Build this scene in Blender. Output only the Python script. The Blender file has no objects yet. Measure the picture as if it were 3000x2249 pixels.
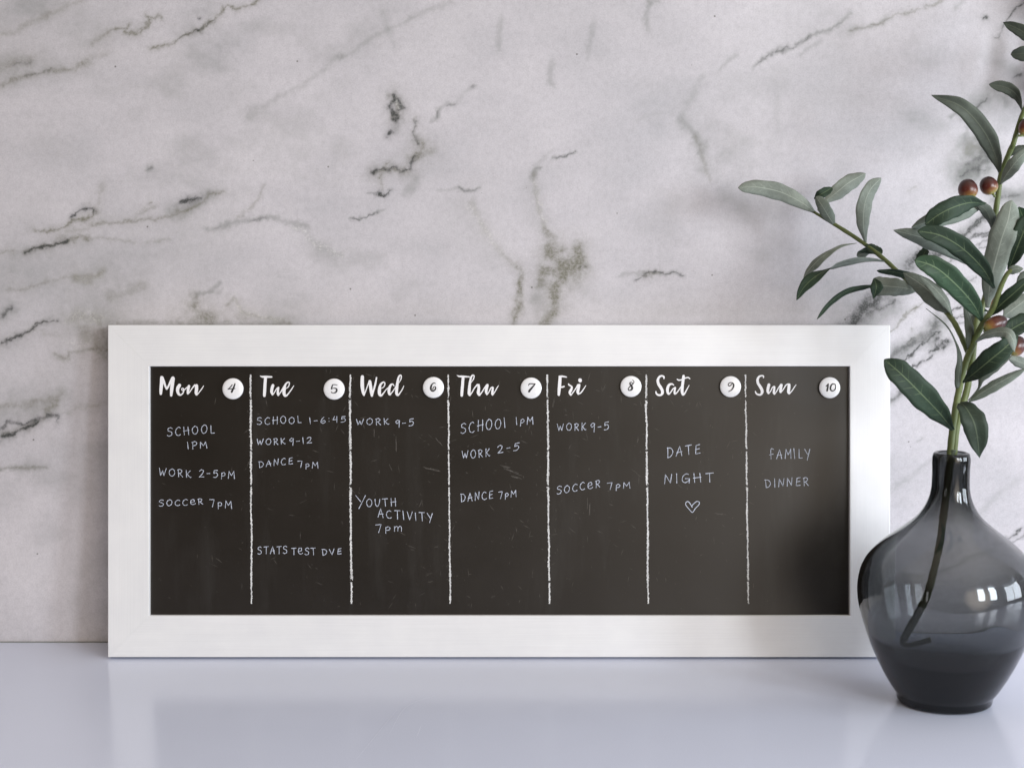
import bpy, bmesh, math, random
import numpy as np
from mathutils import Vector, Matrix

random.seed(7)
rng = np.random.default_rng(11)
SC = bpy.context.scene
COL = SC.collection
R = math.radians

# ------------------------------------------------------------------ camera
F_PX, CX, CY = 4700.0, 1500.0, 1124.5      # focal length and centre, in photo pixels
PITCH = R(6.2)
CAM = Vector((0.0, -1.69, 0.4633))
cam_data = bpy.data.cameras.new('camera')
cam = bpy.data.objects.new('camera', cam_data)
COL.objects.link(cam)
cam.location = CAM
cam.rotation_euler = (R(90) - PITCH, 0, 0)
cam_data.sensor_width = 36.0
cam_data.lens = 36.0 * F_PX / 3000.0
cam_data.clip_start = 0.05
cam_data.clip_end = 50.0
cam_data.dof.use_dof = True
cam_data.dof.focus_distance = 1.66
cam_data.dof.aperture_fstop = 15.0
SC.camera = cam

# ------------------------------------------------------------------ world (soft light of a bright room)
world = bpy.data.worlds.new('World')
SC.world = world
world.use_nodes = True
wt = world.node_tree
wt.nodes.clear()
w_out = wt.nodes.new('ShaderNodeOutputWorld')
w_bg = wt.nodes.new('ShaderNodeBackground')
w_tc = wt.nodes.new('ShaderNodeTexCoord')
w_sep = wt.nodes.new('ShaderNodeSeparateXYZ')
wt.links.new(w_tc.outputs['Generated'], w_sep.inputs[0])


def w_ramp(sock, lo, hi, stops):
    mr = wt.nodes.new('ShaderNodeMapRange')
    mr.inputs[1].default_value = lo
    mr.inputs[2].default_value = hi
    wt.links.new(sock, mr.inputs[0])
    cr = wt.nodes.new('ShaderNodeValToRGB')
    el = cr.color_ramp.elements
    while len(el) < len(stops):
        el.new(0.5)
    for e, (p, c) in zip(el, stops):
        e.position = p
        e.color = (*c, 1)
    wt.links.new(mr.outputs[0], cr.inputs[0])
    return cr.outputs[0]


WORLD_STRENGTH = 0.235
side = w_ramp(w_sep.outputs[0], -1, 1, [(0.0, (.70, .57, .45)), (0.44, (.68, .56, .42)), (0.56, (1.0, .86, .68)), (0.68, (1.35, 1.20, .98)), (0.85, (1.1, 1.0, .86)), (1.0, (.90, .82, .70))])
high = w_ramp(w_sep.outputs[2], -1, 1, [(0.0, (.40, .38, .35)), (0.46, (.60, .58, .55)), (0.56, (.85, .85, .85)), (0.68, (1.15, 1.15, 1.15)), (0.85, (3.3, 3.45, 3.8)), (1.0, (4.1, 4.3, 4.75))])
w_mul = wt.nodes.new('ShaderNodeMixRGB')
w_mul.blend_type = 'MULTIPLY'
w_mul.inputs[0].default_value = 1.0
wt.links.new(side, w_mul.inputs[1])
wt.links.new(high, w_mul.inputs[2])
w_bg.inputs[1].default_value = WORLD_STRENGTH
# a warm, brightly lit part of the room to the right behind the camera
w_dot = wt.nodes.new('ShaderNodeVectorMath')
w_dot.operation = 'DOT_PRODUCT'
wt.links.new(w_tc.outputs['Generated'], w_dot.inputs[0])
_az, _el = R(24), R(8)
w_dot.inputs[1].default_value = (math.sin(_az) * math.cos(_el), -math.cos(_az) * math.cos(_el), math.sin(_el))
glow = w_ramp(w_dot.outputs['Value'], .938, .985, [(0.0, (0, 0, 0)), (0.45, (5.6, 4.75, 3.9)), (1.0, (12.5, 10.9, 9.1))])
w_add = wt.nodes.new('ShaderNodeMixRGB')
w_add.blend_type = 'ADD'
w_add.inputs[0].default_value = 1.0
wt.links.new(w_mul.outputs[0], w_add.inputs[1])
wt.links.new(glow, w_add.inputs[2])
wt.links.new(w_add.outputs[0], w_bg.inputs[0])
wt.links.new(w_bg.outputs[0], w_out.inputs[0])


# ------------------------------------------------------------------ window light
def window_lamp(name, az, dist, z, w, h, power, color, target=(0.25, -0.1, 0.2)):
    d = bpy.data.lights.new(name, 'AREA')
    d.shape = 'RECTANGLE'
    d.size, d.size_y = w, h
    d.energy = power
    d.color = color
    o = bpy.data.objects.new(name, d)
    COL.objects.link(o)
    a = R(az)
    o.location = (0.41 + dist * math.sin(a), -0.19 - dist * math.cos(a), z)
    v = Vector(target) - o.location
    o.rotation_euler = v.to_track_quat('-Z', 'Y').to_euler()
    return o


window_lamp('window_light', 67, 2.0, 0.46, 0.42, 0.72, 12, (.83, .905, 1.0))
window_lamp('window_light', 80, 2.0, 0.46, 0.44, 0.72, 12, (.83, .905, 1.0))
window_lamp('window_light', 43, 2.5, 0.80, 0.40, 0.95, 29, (.85, .92, 1.0))
window_lamp('window_light', 27, 2.7, 0.85, 0.42, 0.95, 28, (.87, .93, 1.0))
window_lamp('window_light', -40, 3.6, 0.55, 0.14, 0.80, 1.0, (.97, .98, 1.0))
window_lamp('window_light', -47, 3.6, 0.55, 0.20, 0.80, 1.4, (.97, .98, 1.0))

vs = SC.view_settings
vs.view_transform = 'Standard'
vs.look = 'None'
vs.exposure = 0.0
vs.gamma = 1.0
vs.use_curve_mapping = False
SC.cycles.use_denoising = True
SC.cycles.max_bounces = 14
SC.cycles.transmission_bounces = 14
SC.cycles.glossy_bounces = 6
SC.cycles.sample_clamp_indirect = 30.0


# ------------------------------------------------------------------ helpers
def at(px, py, y):
    """world point seen at photo pixel (px, py) on the plane at depth y"""
    cp, sp = math.cos(PITCH), math.sin(PITCH)
    rx = (px - CX) / F_PX
    ru = -(py - CY) / F_PX
    d = Vector((rx, cp + ru * sp, -sp + ru * cp))
    t = (y - CAM.y) / d.y
    return CAM + d * t


def cam_depth(p):
    return (Vector(p) - CAM).dot(Vector((0, math.cos(PITCH), -math.sin(PITCH))))


def link(name, mesh, mats=(), parent=None):
    o = bpy.data.objects.new(name, mesh)
    COL.objects.link(o)
    for m in mats if isinstance(mats, (list, tuple)) else [mats]:
        mesh.materials.append(m)
    if parent:
        o.parent = parent
    return o


def mesh_from(name, verts, faces, smooth=False):
    m = bpy.data.meshes.new(name)
    m.from_pydata([tuple(v) for v in verts], [], faces)
    if smooth:
        m.polygons.foreach_set('use_smooth', [True] * len(m.polygons))
    m.update()
    return m


def tag(o, label=None, cat=None, group=None, kind=None):
    if label: o['label'] = label
    if cat: o['category'] = cat
    if group: o['group'] = group
    if kind: o['kind'] = kind
    return o


def empty(name, loc=(0, 0, 0), rot=(0, 0, 0)):
    o = bpy.data.objects.new(name, None)
    o.empty_display_size = 0.02
    COL.objects.link(o)
    o.location = loc
    o.rotation_euler = rot
    return o


def smooth_path(pts, n=8, closed=False):
    """Catmull-Rom through tuples of any dimension"""
    P = [np.array(p, float) for p in pts]
    if len(P) == 2:
        return [P[0] + (P[1] - P[0]) * t for t in np.linspace(0, 1, max(3, n))]
    Q = [2 * P[0] - P[1]] + P + [2 * P[-1] - P[-2]]
    out = []
    for i in range(1, len(Q) - 2):
        p0, p1, p2, p3 = Q[i - 1:i + 3]
        for k in range(n):
            t = k / n
            out.append(0.5 * ((2 * p1) + (-p0 + p2) * t + (2 * p0 - 5 * p1 + 4 * p2 - p3) * t * t
                              + (-p0 + 3 * p1 - 3 * p2 + p3) * t ** 3))
    out.append(P[-1])
    return out


class Noise2:
    def __init__(self, seed, n=256):
        self.g = np.random.default_rng(seed).random((n, n))
        self.n = n

    def v(self, x, y):
        xi, yi = np.floor(x).astype(int), np.floor(y).astype(int)
        fx, fy = x - xi, y - yi
        fx, fy = fx * fx * (3 - 2 * fx), fy * fy * (3 - 2 * fy)
        n, g = self.n, self.g
        a, b = g[xi % n, yi % n], g[(xi + 1) % n, yi % n]
        c, d = g[xi % n, (yi + 1) % n], g[(xi + 1) % n, (yi + 1) % n]
        return (a * (1 - fx) + b * fx) * (1 - fy) + (c * (1 - fx) + d * fx) * fy

    def fbm(self, x, y, octv=4):
        s, a, t = 0, 1.0, 0
        for k in range(octv):
            s = s + a * self.v(x * 2 ** k + 17.3 * k, y * 2 ** k + 5.7 * k)
            t += a
            a *= 0.55
        return s / t


# ------------------------------------------------------------------ materials
class NT:
    def __init__(self, name):
        self.m = bpy.data.materials.new(name)
        self.m.use_nodes = True
        self.t = self.m.node_tree
        self.b = self.t.nodes['Principled BSDF']
        self.out = self.t.nodes['Material Output']

    def n(self, typ, **kw):
        nd = self.t.nodes.new(typ)
        for k, v in kw.items():
            setattr(nd, k, v)
        return nd

    def l(self, a, b):
        self.t.links.new(a, b)

    def noise(self, scale, detail=4, rough=0.5, coord='Object', vec=None, scalev=None):
        tx = self.n('ShaderNodeTexNoise')
        tx.inputs['Scale'].default_value = scale
        tx.inputs['Detail'].default_value = detail
        tx.inputs['Roughness'].default_value = rough
        if vec is None:
            tc = self.n('ShaderNodeTexCoord')
            vec = tc.outputs[coord]
        if scalev:
            mp = self.n('ShaderNodeMapping')
            mp.inputs['Scale'].default_value = scalev
            self.l(vec, mp.inputs[0])
            vec = mp.outputs[0]
        self.l(vec, tx.inputs['Vector'])
        return tx.outputs['Fac']

    def ramp(self, fac, stops, interp='LINEAR'):
        cr = self.n('ShaderNodeValToRGB')
        cr.color_ramp.interpolation = interp
        el = cr.color_ramp.elements
        while len(el) < len(stops):
            el.new(0.5)
        for e, (p, c) in zip(el, stops):
            e.position = p
            e.color = (*c, 1) if len(c) == 3 else c
        self.l(fac, cr.inputs[0])
        return cr.outputs[0]

    def mix(self, fac, a, b, mode='MIX'):
        mx = self.n('ShaderNodeMixRGB', blend_type=mode)
        for i, s in ((0, fac), (1, a), (2, b)):
            if hasattr(s, 'is_linked'):
                self.l(s, mx.inputs[i])
            elif isinstance(s, (int, float)):
                mx.inputs[i].default_value = s
            else:
                mx.inputs[i].default_value = (*s, 1)
        return mx.outputs[0]

    def math(self, op, a, b=0.0, c=None, clamp=False):
        md = self.n('ShaderNodeMath', operation=op, use_clamp=clamp)
        for i, s in enumerate((a, b) if c is None else (a, b, c)):
            if hasattr(s, 'is_linked'):
                self.l(s, md.inputs[i])
            else:
                md.inputs[i].default_value = s
        return md.outputs[0]

    def bump(self, h, strength, dist=0.001):
        bp = self.n('ShaderNodeBump')
        bp.inputs['Strength'].default_value = strength
        bp.inputs['Distance'].default_value = dist
        self.l(h, bp.inputs['Height'])
        self.l(bp.outputs[0], self.b.inputs['Normal'])

    def set(self, **kw):
        for k, v in kw.items():
            i = self.b.inputs[k.replace('_', ' ')]
            if hasattr(v, 'is_linked'):
                self.l(v, i)
            elif isinstance(v, tuple):
                i.default_value = (*v, 1) if len(v) == 3 else v
            else:
                i.default_value = v
        return self


def mat_marble():
    k = NT('marble')
    at_ = k.n('ShaderNodeAttribute', attribute_name='veins')
    sep = k.n('ShaderNodeSeparateColor')
    k.l(at_.outputs['Color'], sep.inputs[0])
    cl = k.noise(6.5, 6, .62, scalev=(.8, 1, 1.25))
    base = k.ramp(cl, [(0.28, (.470, .460, .488)), (0.50, (.575, .553, .585)), (0.72, (.650, .624, .655))])
    fine = k.noise(170, 4, .65)
    base = k.mix(1.0, base, k.ramp(fine, [(0.30, (.915, .91, .915)), (0.52, (1, 1, 1)), (0.72, (1.05, 1.05, 1.05))]), 'MULTIPLY')
    grain = k.noise(620, 3, .7)
    base = k.mix(1.0, base, k.ramp(grain, [(0.30, (.89, .89, .89)), (0.5, (1, 1, 1)), (0.68, (1.08, 1.08, 1.08))]), 'MULTIPLY')
    # cloud tint
    base = k.mix(sep.outputs[2], base, (.225, .232, .225))
    # olive veins, broken up by fine noise
    brk = k.ramp(k.noise(330, 5, .7), [(0.33, (.52, .52, .52)), (0.62, (1.12, 1.12, 1.12))])
    of = k.math('MULTIPLY', sep.outputs[1], brk, clamp=True)
    base = k.mix(of, base, (.185, .180, .142))
    brk2 = k.ramp(k.noise(520, 5, .7), [(0.30, (.62, .62, .62)), (0.58, (1.1, 1.1, 1.1))])
    df = k.math('MULTIPLY', sep.outputs[0], brk2, clamp=True)
    base = k.mix(df, base, (.060, .063, .062))
    # white crystals along some veins
    cr = k.ramp(k.noise(330, 4, .75), [(0.47, (0, 0, 0)), (0.66, (.55, .55, .55))])
    cf = k.math('MULTIPLY', at_.outputs['Alpha'], cr, clamp=True)
    base = k.mix(cf, base, (.86, .85, .83))
    # pin-prick specks
    vo = k.n('ShaderNodeTexVoronoi')
    vo.inputs['Scale'].default_value = 42
    tc = k.n('ShaderNodeTexCoord')
    k.l(tc.outputs['Object'], vo.inputs['Vector'])
    sp = k.ramp(vo.outputs['Distance'], [(0.0, (1, 1, 1)), (0.030, (1, 1, 1)), (0.052, (0, 0, 0))])
    vs_ = k.n('ShaderNodeSeparateColor')
    k.l(vo.outputs['Color'], vs_.inputs[0])
    pick = k.math('GREATER_THAN', vs_.outputs[0], 0.62)
    base = k.mix(k.math('MULTIPLY', k.math('MULTIPLY', sp, pick), 0.75), base, (.09, .08, .07))
    k.set(Base_Color=base, Roughness=.42, Specular_IOR_Level=.35)
    return k.m


def mat_counter():
    k = NT('counter_laminate')
    n1 = k.noise(3, 3, .5)
    c = k.ramp(n1, [(0.3, (.650, .690, .830)), (0.7, (.670, .710, .850))])
    g = k.noise(900, 2, .5)
    c = k.mix(1.0, c, k.ramp(g, [(0.3, (.965, .965, .965)), (0.7, (1.03, 1.03, 1.03))]), 'MULTIPLY')
    rn = k.ramp(k.noise(25, 4, .6), [(0.3, (.15, .15, .15)), (0.7, (.21, .21, .21))])
    k.set(Base_Color=c, Roughness=rn, IOR=1.36)
    k.bump(k.noise(60, 2, .5), .02, .0006)
    return k.m


def mat_frame(vertical):
    k = NT('brushed_white_' + ('upright' if vertical else 'level'))
    sv = (700, 700, 9) if vertical else (9, 700, 700)
    br = k.noise(1.0, 4, .6, scalev=sv)
    c = k.ramp(br, [(0.25, (.775, .775, .785)), (0.5, (.80, .80, .81)), (0.75, (.825, .825, .835))])
    c = k.mix(1.0, c, k.ramp(k.noise(26, 4, .6), [(0.3, (.965, .965, .975)), (0.7, (1.02, 1.02, 1.02))]), 'MULTIPLY')
    rr = k.ramp(br, [(0.3, (.34, .34, .34)), (0.7, (.46, .46, .46))])
    k.set(Base_Color=c, Roughness=rr, Metallic=.10)
    k.bump(br, .025, .0003)
    return k.m


def mat_panel():
    k = NT('blackboard_paint')
    cl = k.noise(7, 5, .6)
    c = k.ramp(cl, [(0.3, (.0068, .0046, .0030)), (0.7, (.0104, .0074, .0052))])
    # faint wiped streaks of old chalk
    st = k.noise(1.0, 5, .65, scalev=(30, 30, 5))
    c = k.mix(k.ramp(st, [(0.55, (0, 0, 0)), (0.85, (.5, .5, .5))]), c, (.040, .038, .036))
    sp = k.ramp(k.noise(240, 3, .6), [(0.68, (0, 0, 0)), (0.78, (.6, .6, .6))])
    c = k.mix(sp, c, (.040, .038, .036))
    k.set(Base_Color=c, Roughness=k.ramp(cl, [(0.3, (.30, .30, .30)), (0.7, (.36, .36, .36))]), Specular_IOR_Level=.58)
    k.bump(k.noise(500, 3, .5), .04, .0003)
    return k.m


def mat_simple(name, col, rough=.7, var=.06, scale=300, **kw):
    k = NT(name)
    n = k.noise(scale, 3, .6)
    lo = tuple(c * (1 - var) for c in col)
    hi = tuple(min(1, c * (1 + var)) for c in col)
    k.set(Base_Color=k.ramp(n, [(0.3, lo), (0.7, hi)]), Roughness=rough, **kw)
    return k.m


def mat_chalk(name, col):
    k = NT(name)
    n = k.noise(1600, 3, .7)
    lo = tuple(c * .52 for c in col)
    m2 = k.noise(120, 3, .6)
    c = k.mix(1.0, k.ramp(n, [(0.36, lo), (0.60, col)]), k.ramp(m2, [(0.35, (.78, .78, .78)), (0.6, (1, 1, 1))]), 'MULTIPLY')
    k.set(Base_Color=c, Roughness=.85)
    return k.m


def mat_glass():
    k = NT('smoked_glass')
    k.set(Base_Color=(1, 1, 1), Roughness=.0, IOR=1.48, Transmission_Weight=1.0)
    va = k.n('ShaderNodeVolumeAbsorption')
    va.inputs['Color'].default_value = (.455, .475, .485, 1)
    va.inputs['Density'].default_value = 440.0
    k.l(va.outputs[0], k.out.inputs['Volume'])
    return k.m


def mat_leaf(name, body, rib, rib_amt, rough, sheen=0.0):
    """leaf cloth with a pale midrib and side veins drawn from the leaf's own UV"""
    k = NT(name)
    tc = k.n('ShaderNodeTexCoord')
    sp = k.n('ShaderNodeSeparateXYZ')
    k.l(tc.outputs['UV'], sp.inputs[0])
    u, v = sp.outputs[0], k.math('ABSOLUTE', k.math('SUBTRACT', sp.outputs[1], .5))
    # v: 0 at midrib, .5 at edge
    wob = k.noise(45, 3, .6)
    vv = k.math('ADD', v, k.math('MULTIPLY', k.math('SUBTRACT', wob, .5), .035))
    mid = k.ramp(k.math('ABSOLUTE', vv), [(0.0, (1, 1, 1)), (0.014, (.9, .9, .9)), (0.035, (0, 0, 0))])
    ph = k.math('FRACT', k.math('MULTIPLY', k.math('SUBTRACT', k.math('ADD', u, k.math('MULTIPLY', wob, .05)), k.math('MULTIPLY', v, .22)), 11.0))
    side_ = k.ramp(k.math('ABSOLUTE', k.math('SUBTRACT', ph, .5)), [(0.0, (.75, .75, .75)), (0.035, (.55, .55, .55)), (0.08, (0, 0, 0))])
    fade = k.ramp(v, [(0.05, (1, 1, 1)), (0.40, (.15, .15, .15)), (0.46, (0, 0, 0))])
    part = k.ramp(k.noise(130, 2, .5), [(0.42, (0, 0, 0)), (0.6, (1, 1, 1))])
    side_ = k.math('MULTIPLY', k.math('MULTIPLY', side_, fade), part)
    veins = k.math('MULTIPLY', k.math('MAXIMUM', mid, side_), rib_amt, clamp=True)
    n = k.noise(38, 6, .68)
    c = k.ramp(n, [(0.28, tuple(x * .62 for x in body)), (0.5, body), (0.74, tuple(x * 1.38 for x in body))])
    sp_ = k.ramp(k.noise(210, 3, .6), [(0.66, (0, 0, 0)), (0.74, (.55, .55, .55))])
    c = k.mix(sp_, c, tuple(x * .55 + .01 for x in body))
    weave = k.noise(1500, 2, .5)
    c = k.mix(1.0, c, k.ramp(weave, [(0.3, (.86, .86, .86)), (0.7, (1.1, 1.1, 1.1))]), 'MULTIPLY')
    oi = k.n('ShaderNodeObjectInfo')
    c = k.mix(1.0, c, k.ramp(oi.outputs['Random'], [(0, (.82, .85, .82)), (1, (1.18, 1.15, 1.15))]), 'MULTIPLY')
    c = k.mix(veins, c, rib)
    k.set(Base_Color=c, Roughness=rough, Specular_IOR_Level=.3)
    k.bump(veins, .25, .0006)
    return k.m


def mat_stem(name, a, b):
    k = NT(name)
    n = k.noise(40, 4, .6, scalev=(1, 1, .35))
    k.set(Base_Color=k.ramp(n, [(0.3, a), (0.7, b)]), Roughness=.5)
    k.bump(k.noise(220, 3, .5), .3, .0006)
    return k.m


def mat_olive():
    k = NT('olive_skin')
    tc = k.n('ShaderNodeTexCoord')
    sp = k.n('ShaderNodeSeparateXYZ')
    k.l(tc.outputs['Generated'], sp.inputs[0])
    n = k.noise(90, 4, .6)
    f = k.math('ADD', sp.outputs[2], k.math('MULTIPLY', k.math('SUBTRACT', n, .5), .35))
    c = k.ramp(f, [(0.04, (.30, .26, .07)), (0.20, (.24, .11, .035)), (0.42, (.095, .018, .011)), (0.85, (.030, .007, .008))])
    k.set(Base_Color=c, Roughness=.34, Coat_Weight=.15, Coat_Roughness=.2)
    return k.m


M_marble = mat_marble()
M_counter = mat_counter()
M_frame_h = mat_frame(False)
M_frame_v = mat_frame(True)
M_panel = mat_panel()
M_scuff = mat_chalk('chalk_dust', (.125, .113, .100))
M_chalk = mat_chalk('white_marker', (.66, .71, .84))
M_vinyl = mat_simple('white_lettering', (.84, .83, .85), .6, .03)
M_line = mat_chalk('chalk_line', (.90, .90, .90))
M_dome = mat_simple('white_glass_button', (.86, .86, .88), .22, .02, 80, Coat_Weight=1.0, Coat_Roughness=.02)
M_ink = mat_simple('black_ink', (.014, .014, .016), .45, .1)
M_base = mat_simple('dark_magnet', (.03, .03, .032), .5, .1)
M_glass = mat_glass()
M_top = mat_leaf('leaf_upper', (.024, .044, .027), (.14, .19, .10), .8, .66)
M_green = mat_leaf('leaf_upper_light', (.038, .076, .042), (.19, .27, .15), .8, .55)
M_under = mat_leaf('leaf_underside', (.200, .232, .203), (.40, .44, .38), .75, .75)
M_dusk = mat_leaf('leaf_grey_shaded', (.070, .085, .068), (.16, .18, .13), .6, .65)  # shade put into the colour: grey-green of a leaf's shade side
M_hang = mat_leaf('leaf_upper_worn', (.040, .058, .042), (.13, .17, .11), .6, .6)
M_stem = mat_stem('stem_green', (.085, .115, .030), (.17, .20, .075))
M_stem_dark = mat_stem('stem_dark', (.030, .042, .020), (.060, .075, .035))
M_olive = mat_olive()
M_seam = mat_simple('grey_sealant', (.22, .23, .22), .6, .08)

# ------------------------------------------------------------------ marble wall
WALL_Y = 0.0
V = []       # veins: (kind, width_px, strength, [(px,py),...]);  kind d dark, o olive, g grey cloud, c crystals


def veins(ox, oy, s, items):
    for kind, w, st, pts in items:
        V.append((kind, w / s, st, [(ox + x / s, oy + y / s) for x, y in pts]))


veins(0, 0, 2.211, [
    ('o', 30, .32, [(0, 230), (150, 180), (300, 110), (420, 50), (520, 0)]),
    ('g', 150, .22, [(0, 90), (160, 50), (300, 0)]),
    ('o', 14, .62, [(690, 210), (750, 190), (815, 182), (822, 160), (812, 212), (850, 216), (930, 185), (985, 150), (965, 120), (1000, 130), (1050, 115)]),
    ('o', 22, .3, [(600, 290), (650, 240), (700, 205)]),
    ('o', 13, .62, [(980, 330), (1080, 295), (1140, 265), (1190, 230), (1250, 220), (1285, 205), (1340, 165), (1390, 130), (1430, 85), (1475, 50), (1560, 55), (1630, 35), (1690, 0)]),
    ('d', 7, .35, [(1140, 262), (1190, 230), (1250, 220), (1285, 205), (1340, 165), (1390, 130)]),
    ('d', 14, .7, [(1274, 208), (1284, 202)]), ('d', 13, .55, [(1285, 128), (1295, 126)]),
    ('o', 40, .26, [(550, 410), (600, 370), (680, 350)]),
    ('g', 60, .14, [(480, 330), (640, 260), (900, 200)]),
    ('o', 60, .34, [(0, 440), (60, 420), (150, 400), (200, 370)]),
    ('o', 26, .46, [(60, 530), (180, 500), (300, 465), (420, 455), (560, 405)]),
    ('o', 30, .40, [(0, 555), (60, 530)]),
    ('d', 12, .3, [(90, 425), (150, 400), (185, 392)]), ('d', 10, .3, [(160, 502), (250, 480), (320, 460)]),
    ('g', 110, .16, [(0, 380), (160, 420), (330, 430)]),
    ('g', 20, .24, [(1620, 750), (1720, 690), (1850, 620), (1960, 550), (2080, 460), (2211, 360)]),
    ('g', 26, .55, [(955, 1098), (985, 1085)]), ('d', 16, .25, [(955, 1098), (985, 1085)]),
    ('d', 14, .85, [(460, 1415), (490, 1388), (540, 1362), (580, 1345), (605, 1365)]),
    ('o', 18, .6, [(600, 1350), (606, 1380), (580, 1410), (520, 1440)]),
    ('o', 34, .26, [(605, 1370), (640, 1330), (650, 1270), (680, 1215)]),
    ('o', 12, .62, [(220, 1480), (280, 1500), (350, 1495), (410, 1475), (470, 1440), (560, 1420)]),
    ('o', 30, .3, [(380, 1540), (440, 1505), (560, 1490)]),
    ('d', 20, .9, [(1175, 1305), (1200, 1298), (1222, 1285), (1262, 1280), (1298, 1270)]),
    ('g', 56, .5, [(1130, 1370), (1220, 1345), (1310, 1290), (1350, 1268)]),
    ('o', 16, .5, [(1140, 1370), (1230, 1350), (1320, 1300), (1350, 1265), (1430, 1245)]),
    ('o', 16, .5, [(600, 1460), (680, 1440), (760, 1440), (860, 1420), (960, 1410), (1060, 1415), (1130, 1395), (1220, 1350)]),
    ('o', 14, .32, [(870, 1410), (890, 1370), (940, 1345), (1000, 1325)]), ('o', 12, .6, [(958, 1306), (966, 1302)]),
    ('d', 14, .85, [(170, 1634), (240, 1615), (300, 1602), (370, 1582), (420, 1565)]),
    ('o', 22, .6, [(170, 1632), (240, 1615), (300, 1600), (370, 1580), (440, 1560), (510, 1540), (560, 1545)]),
    ('o', 10, .25, [(560, 1540), (700, 1550), (820, 1560), (1000, 1558), (1100, 1550)]),
    ('o', 14, .5, [(0, 1630), (50, 1622), (90, 1625)]),
    ('g', 20, .4, [(1340, 1480), (1420, 1470), (1540, 1430), (1600, 1415), (1700, 1420), (1780, 1410), (1880, 1440), (2000, 1470)]),
    ('d', 10, .25, [(1390, 1475), (1420, 1470)]), ('d', 10, .3, [(1600, 1420), (1720, 1418)]),
    ('o', 14, .3, [(1540, 1400), (1590, 1360), (1630, 1350), (1680, 1280), (1710, 1210)]),
    ('c', 30, 1., [(1920, 1480), (1980, 1500), (2000, 1540), (2060, 1600), (2130, 1620), (2211, 1655)]),
    ('g', 24, .22, [(1920, 1480), (1980, 1500), (2000, 1540), (2060, 1600), (2130, 1620), (2211, 1655)]),
    ('g', 60, .12, [(2000, 1590), (2100, 1640), (2211, 1690)]),
    ('g', 300, .14, [(100, 1700), (700, 1620), (1300, 1560)]),
])
veins(0, 500, 1.842, [
    ('o', 16, .34, [(40, 645), (150, 630), (250, 590), (400, 575), (540, 570)]),
    ('o', 42, .45, [(410, 590), (480, 595), (550, 562)]), ('c', 40, .5, [(410, 580), (480, 590), (550, 562)]),
    ('o', 46, .28, [(600, 680), (680, 660), (770, 620)]),
    ('g', 200, .12, [(60, 560), (400, 640), (700, 640)]),
    ('d', 13, .7, [(0, 790), (30, 760), (70, 738)]), ('g', 40, .3, [(0, 790), (30, 760), (70, 738)]),
    ('d', 13, .9, [(0, 935), (60, 915), (110, 885)]), ('d', 9, .75, [(110, 885), (170, 845), (220, 815), (310, 812)]),
    ('o', 22, .3, [(0, 935), (110, 885), (220, 815), (300, 812)]),
    ('o', 46, .46, [(370, 790), (430, 785), (480, 800), (540, 805)]), ('c', 50, .9, [(370, 800), (430, 780), (540, 800)]),
    ('o', 66, .36, [(440, 860), (500, 920), (540, 960), (585, 940)]), ('c', 50, .7, [(370, 940), (480, 920)]),
    ('o', 90, .26, [(560, 830), (585, 1000)]),
    ('o', 12, .38, [(300, 990), (350, 1012), (370, 968), (470, 968), (585, 965)]), ('o', 30, .24, [(320, 1010), (370, 1020)]),
    ('o', 14, .2, [(220, 860), (240, 885), (340, 900)]),
    ('o', 52, .52, [(1045, 680), (1055, 730), (1080, 775), (1140, 815)]), ('o', 60, .4, [(1000, 835), (1060, 800)]),
    ('g', 16, .45, [(1060, 670), (1130, 650), (1190, 600)]), ('g', 10, .3, [(1060, 650), (1180, 660), (1200, 640)]),
    ('o', 16, .42, [(1220, 720), (1260, 690), (1300, 750), (1400, 780), (1500, 805), (1560, 832)]),
    ('c', 24, 1., [(1250, 690), (1300, 750), (1400, 775), (1500, 805)]), ('o', 40, .28, [(1280, 780), (1380, 810), (1540, 830)]),
    ('o', 30, .34, [(560, 828), (820, 828), (1160, 832), (1540, 830)]),
    ('g', 130, .22, [(0, 1180), (120, 1230), (300, 1210)]),
    ('o', 30, .36, [(0, 1270), (100, 1262), (180, 1250), (260, 1235), (330, 1200)]),
    ('g', 46, .26, [(0, 1320), (120, 1290), (280, 1280)]),
    ('d', 14, .62, [(0, 1390), (40, 1362), (110, 1370), (180, 1340), (250, 1322), (310, 1335), (302, 1362)]),
    ('d', 16, .88, [(0, 1435), (60, 1420), (140, 1390), (200, 1350)]), ('o', 22, .5, [(0, 1430), (140, 1388), (240, 1320), (310, 1240)]),
    ('o', 20, .24, [(340, 1310), (450, 1275), (580, 1250)]),
    ('o', 10, .42, [(0, 1612), (100, 1608), (240, 1606)]), ('g', 20, .3, [(0, 1612), (240, 1606)]),
])
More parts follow.
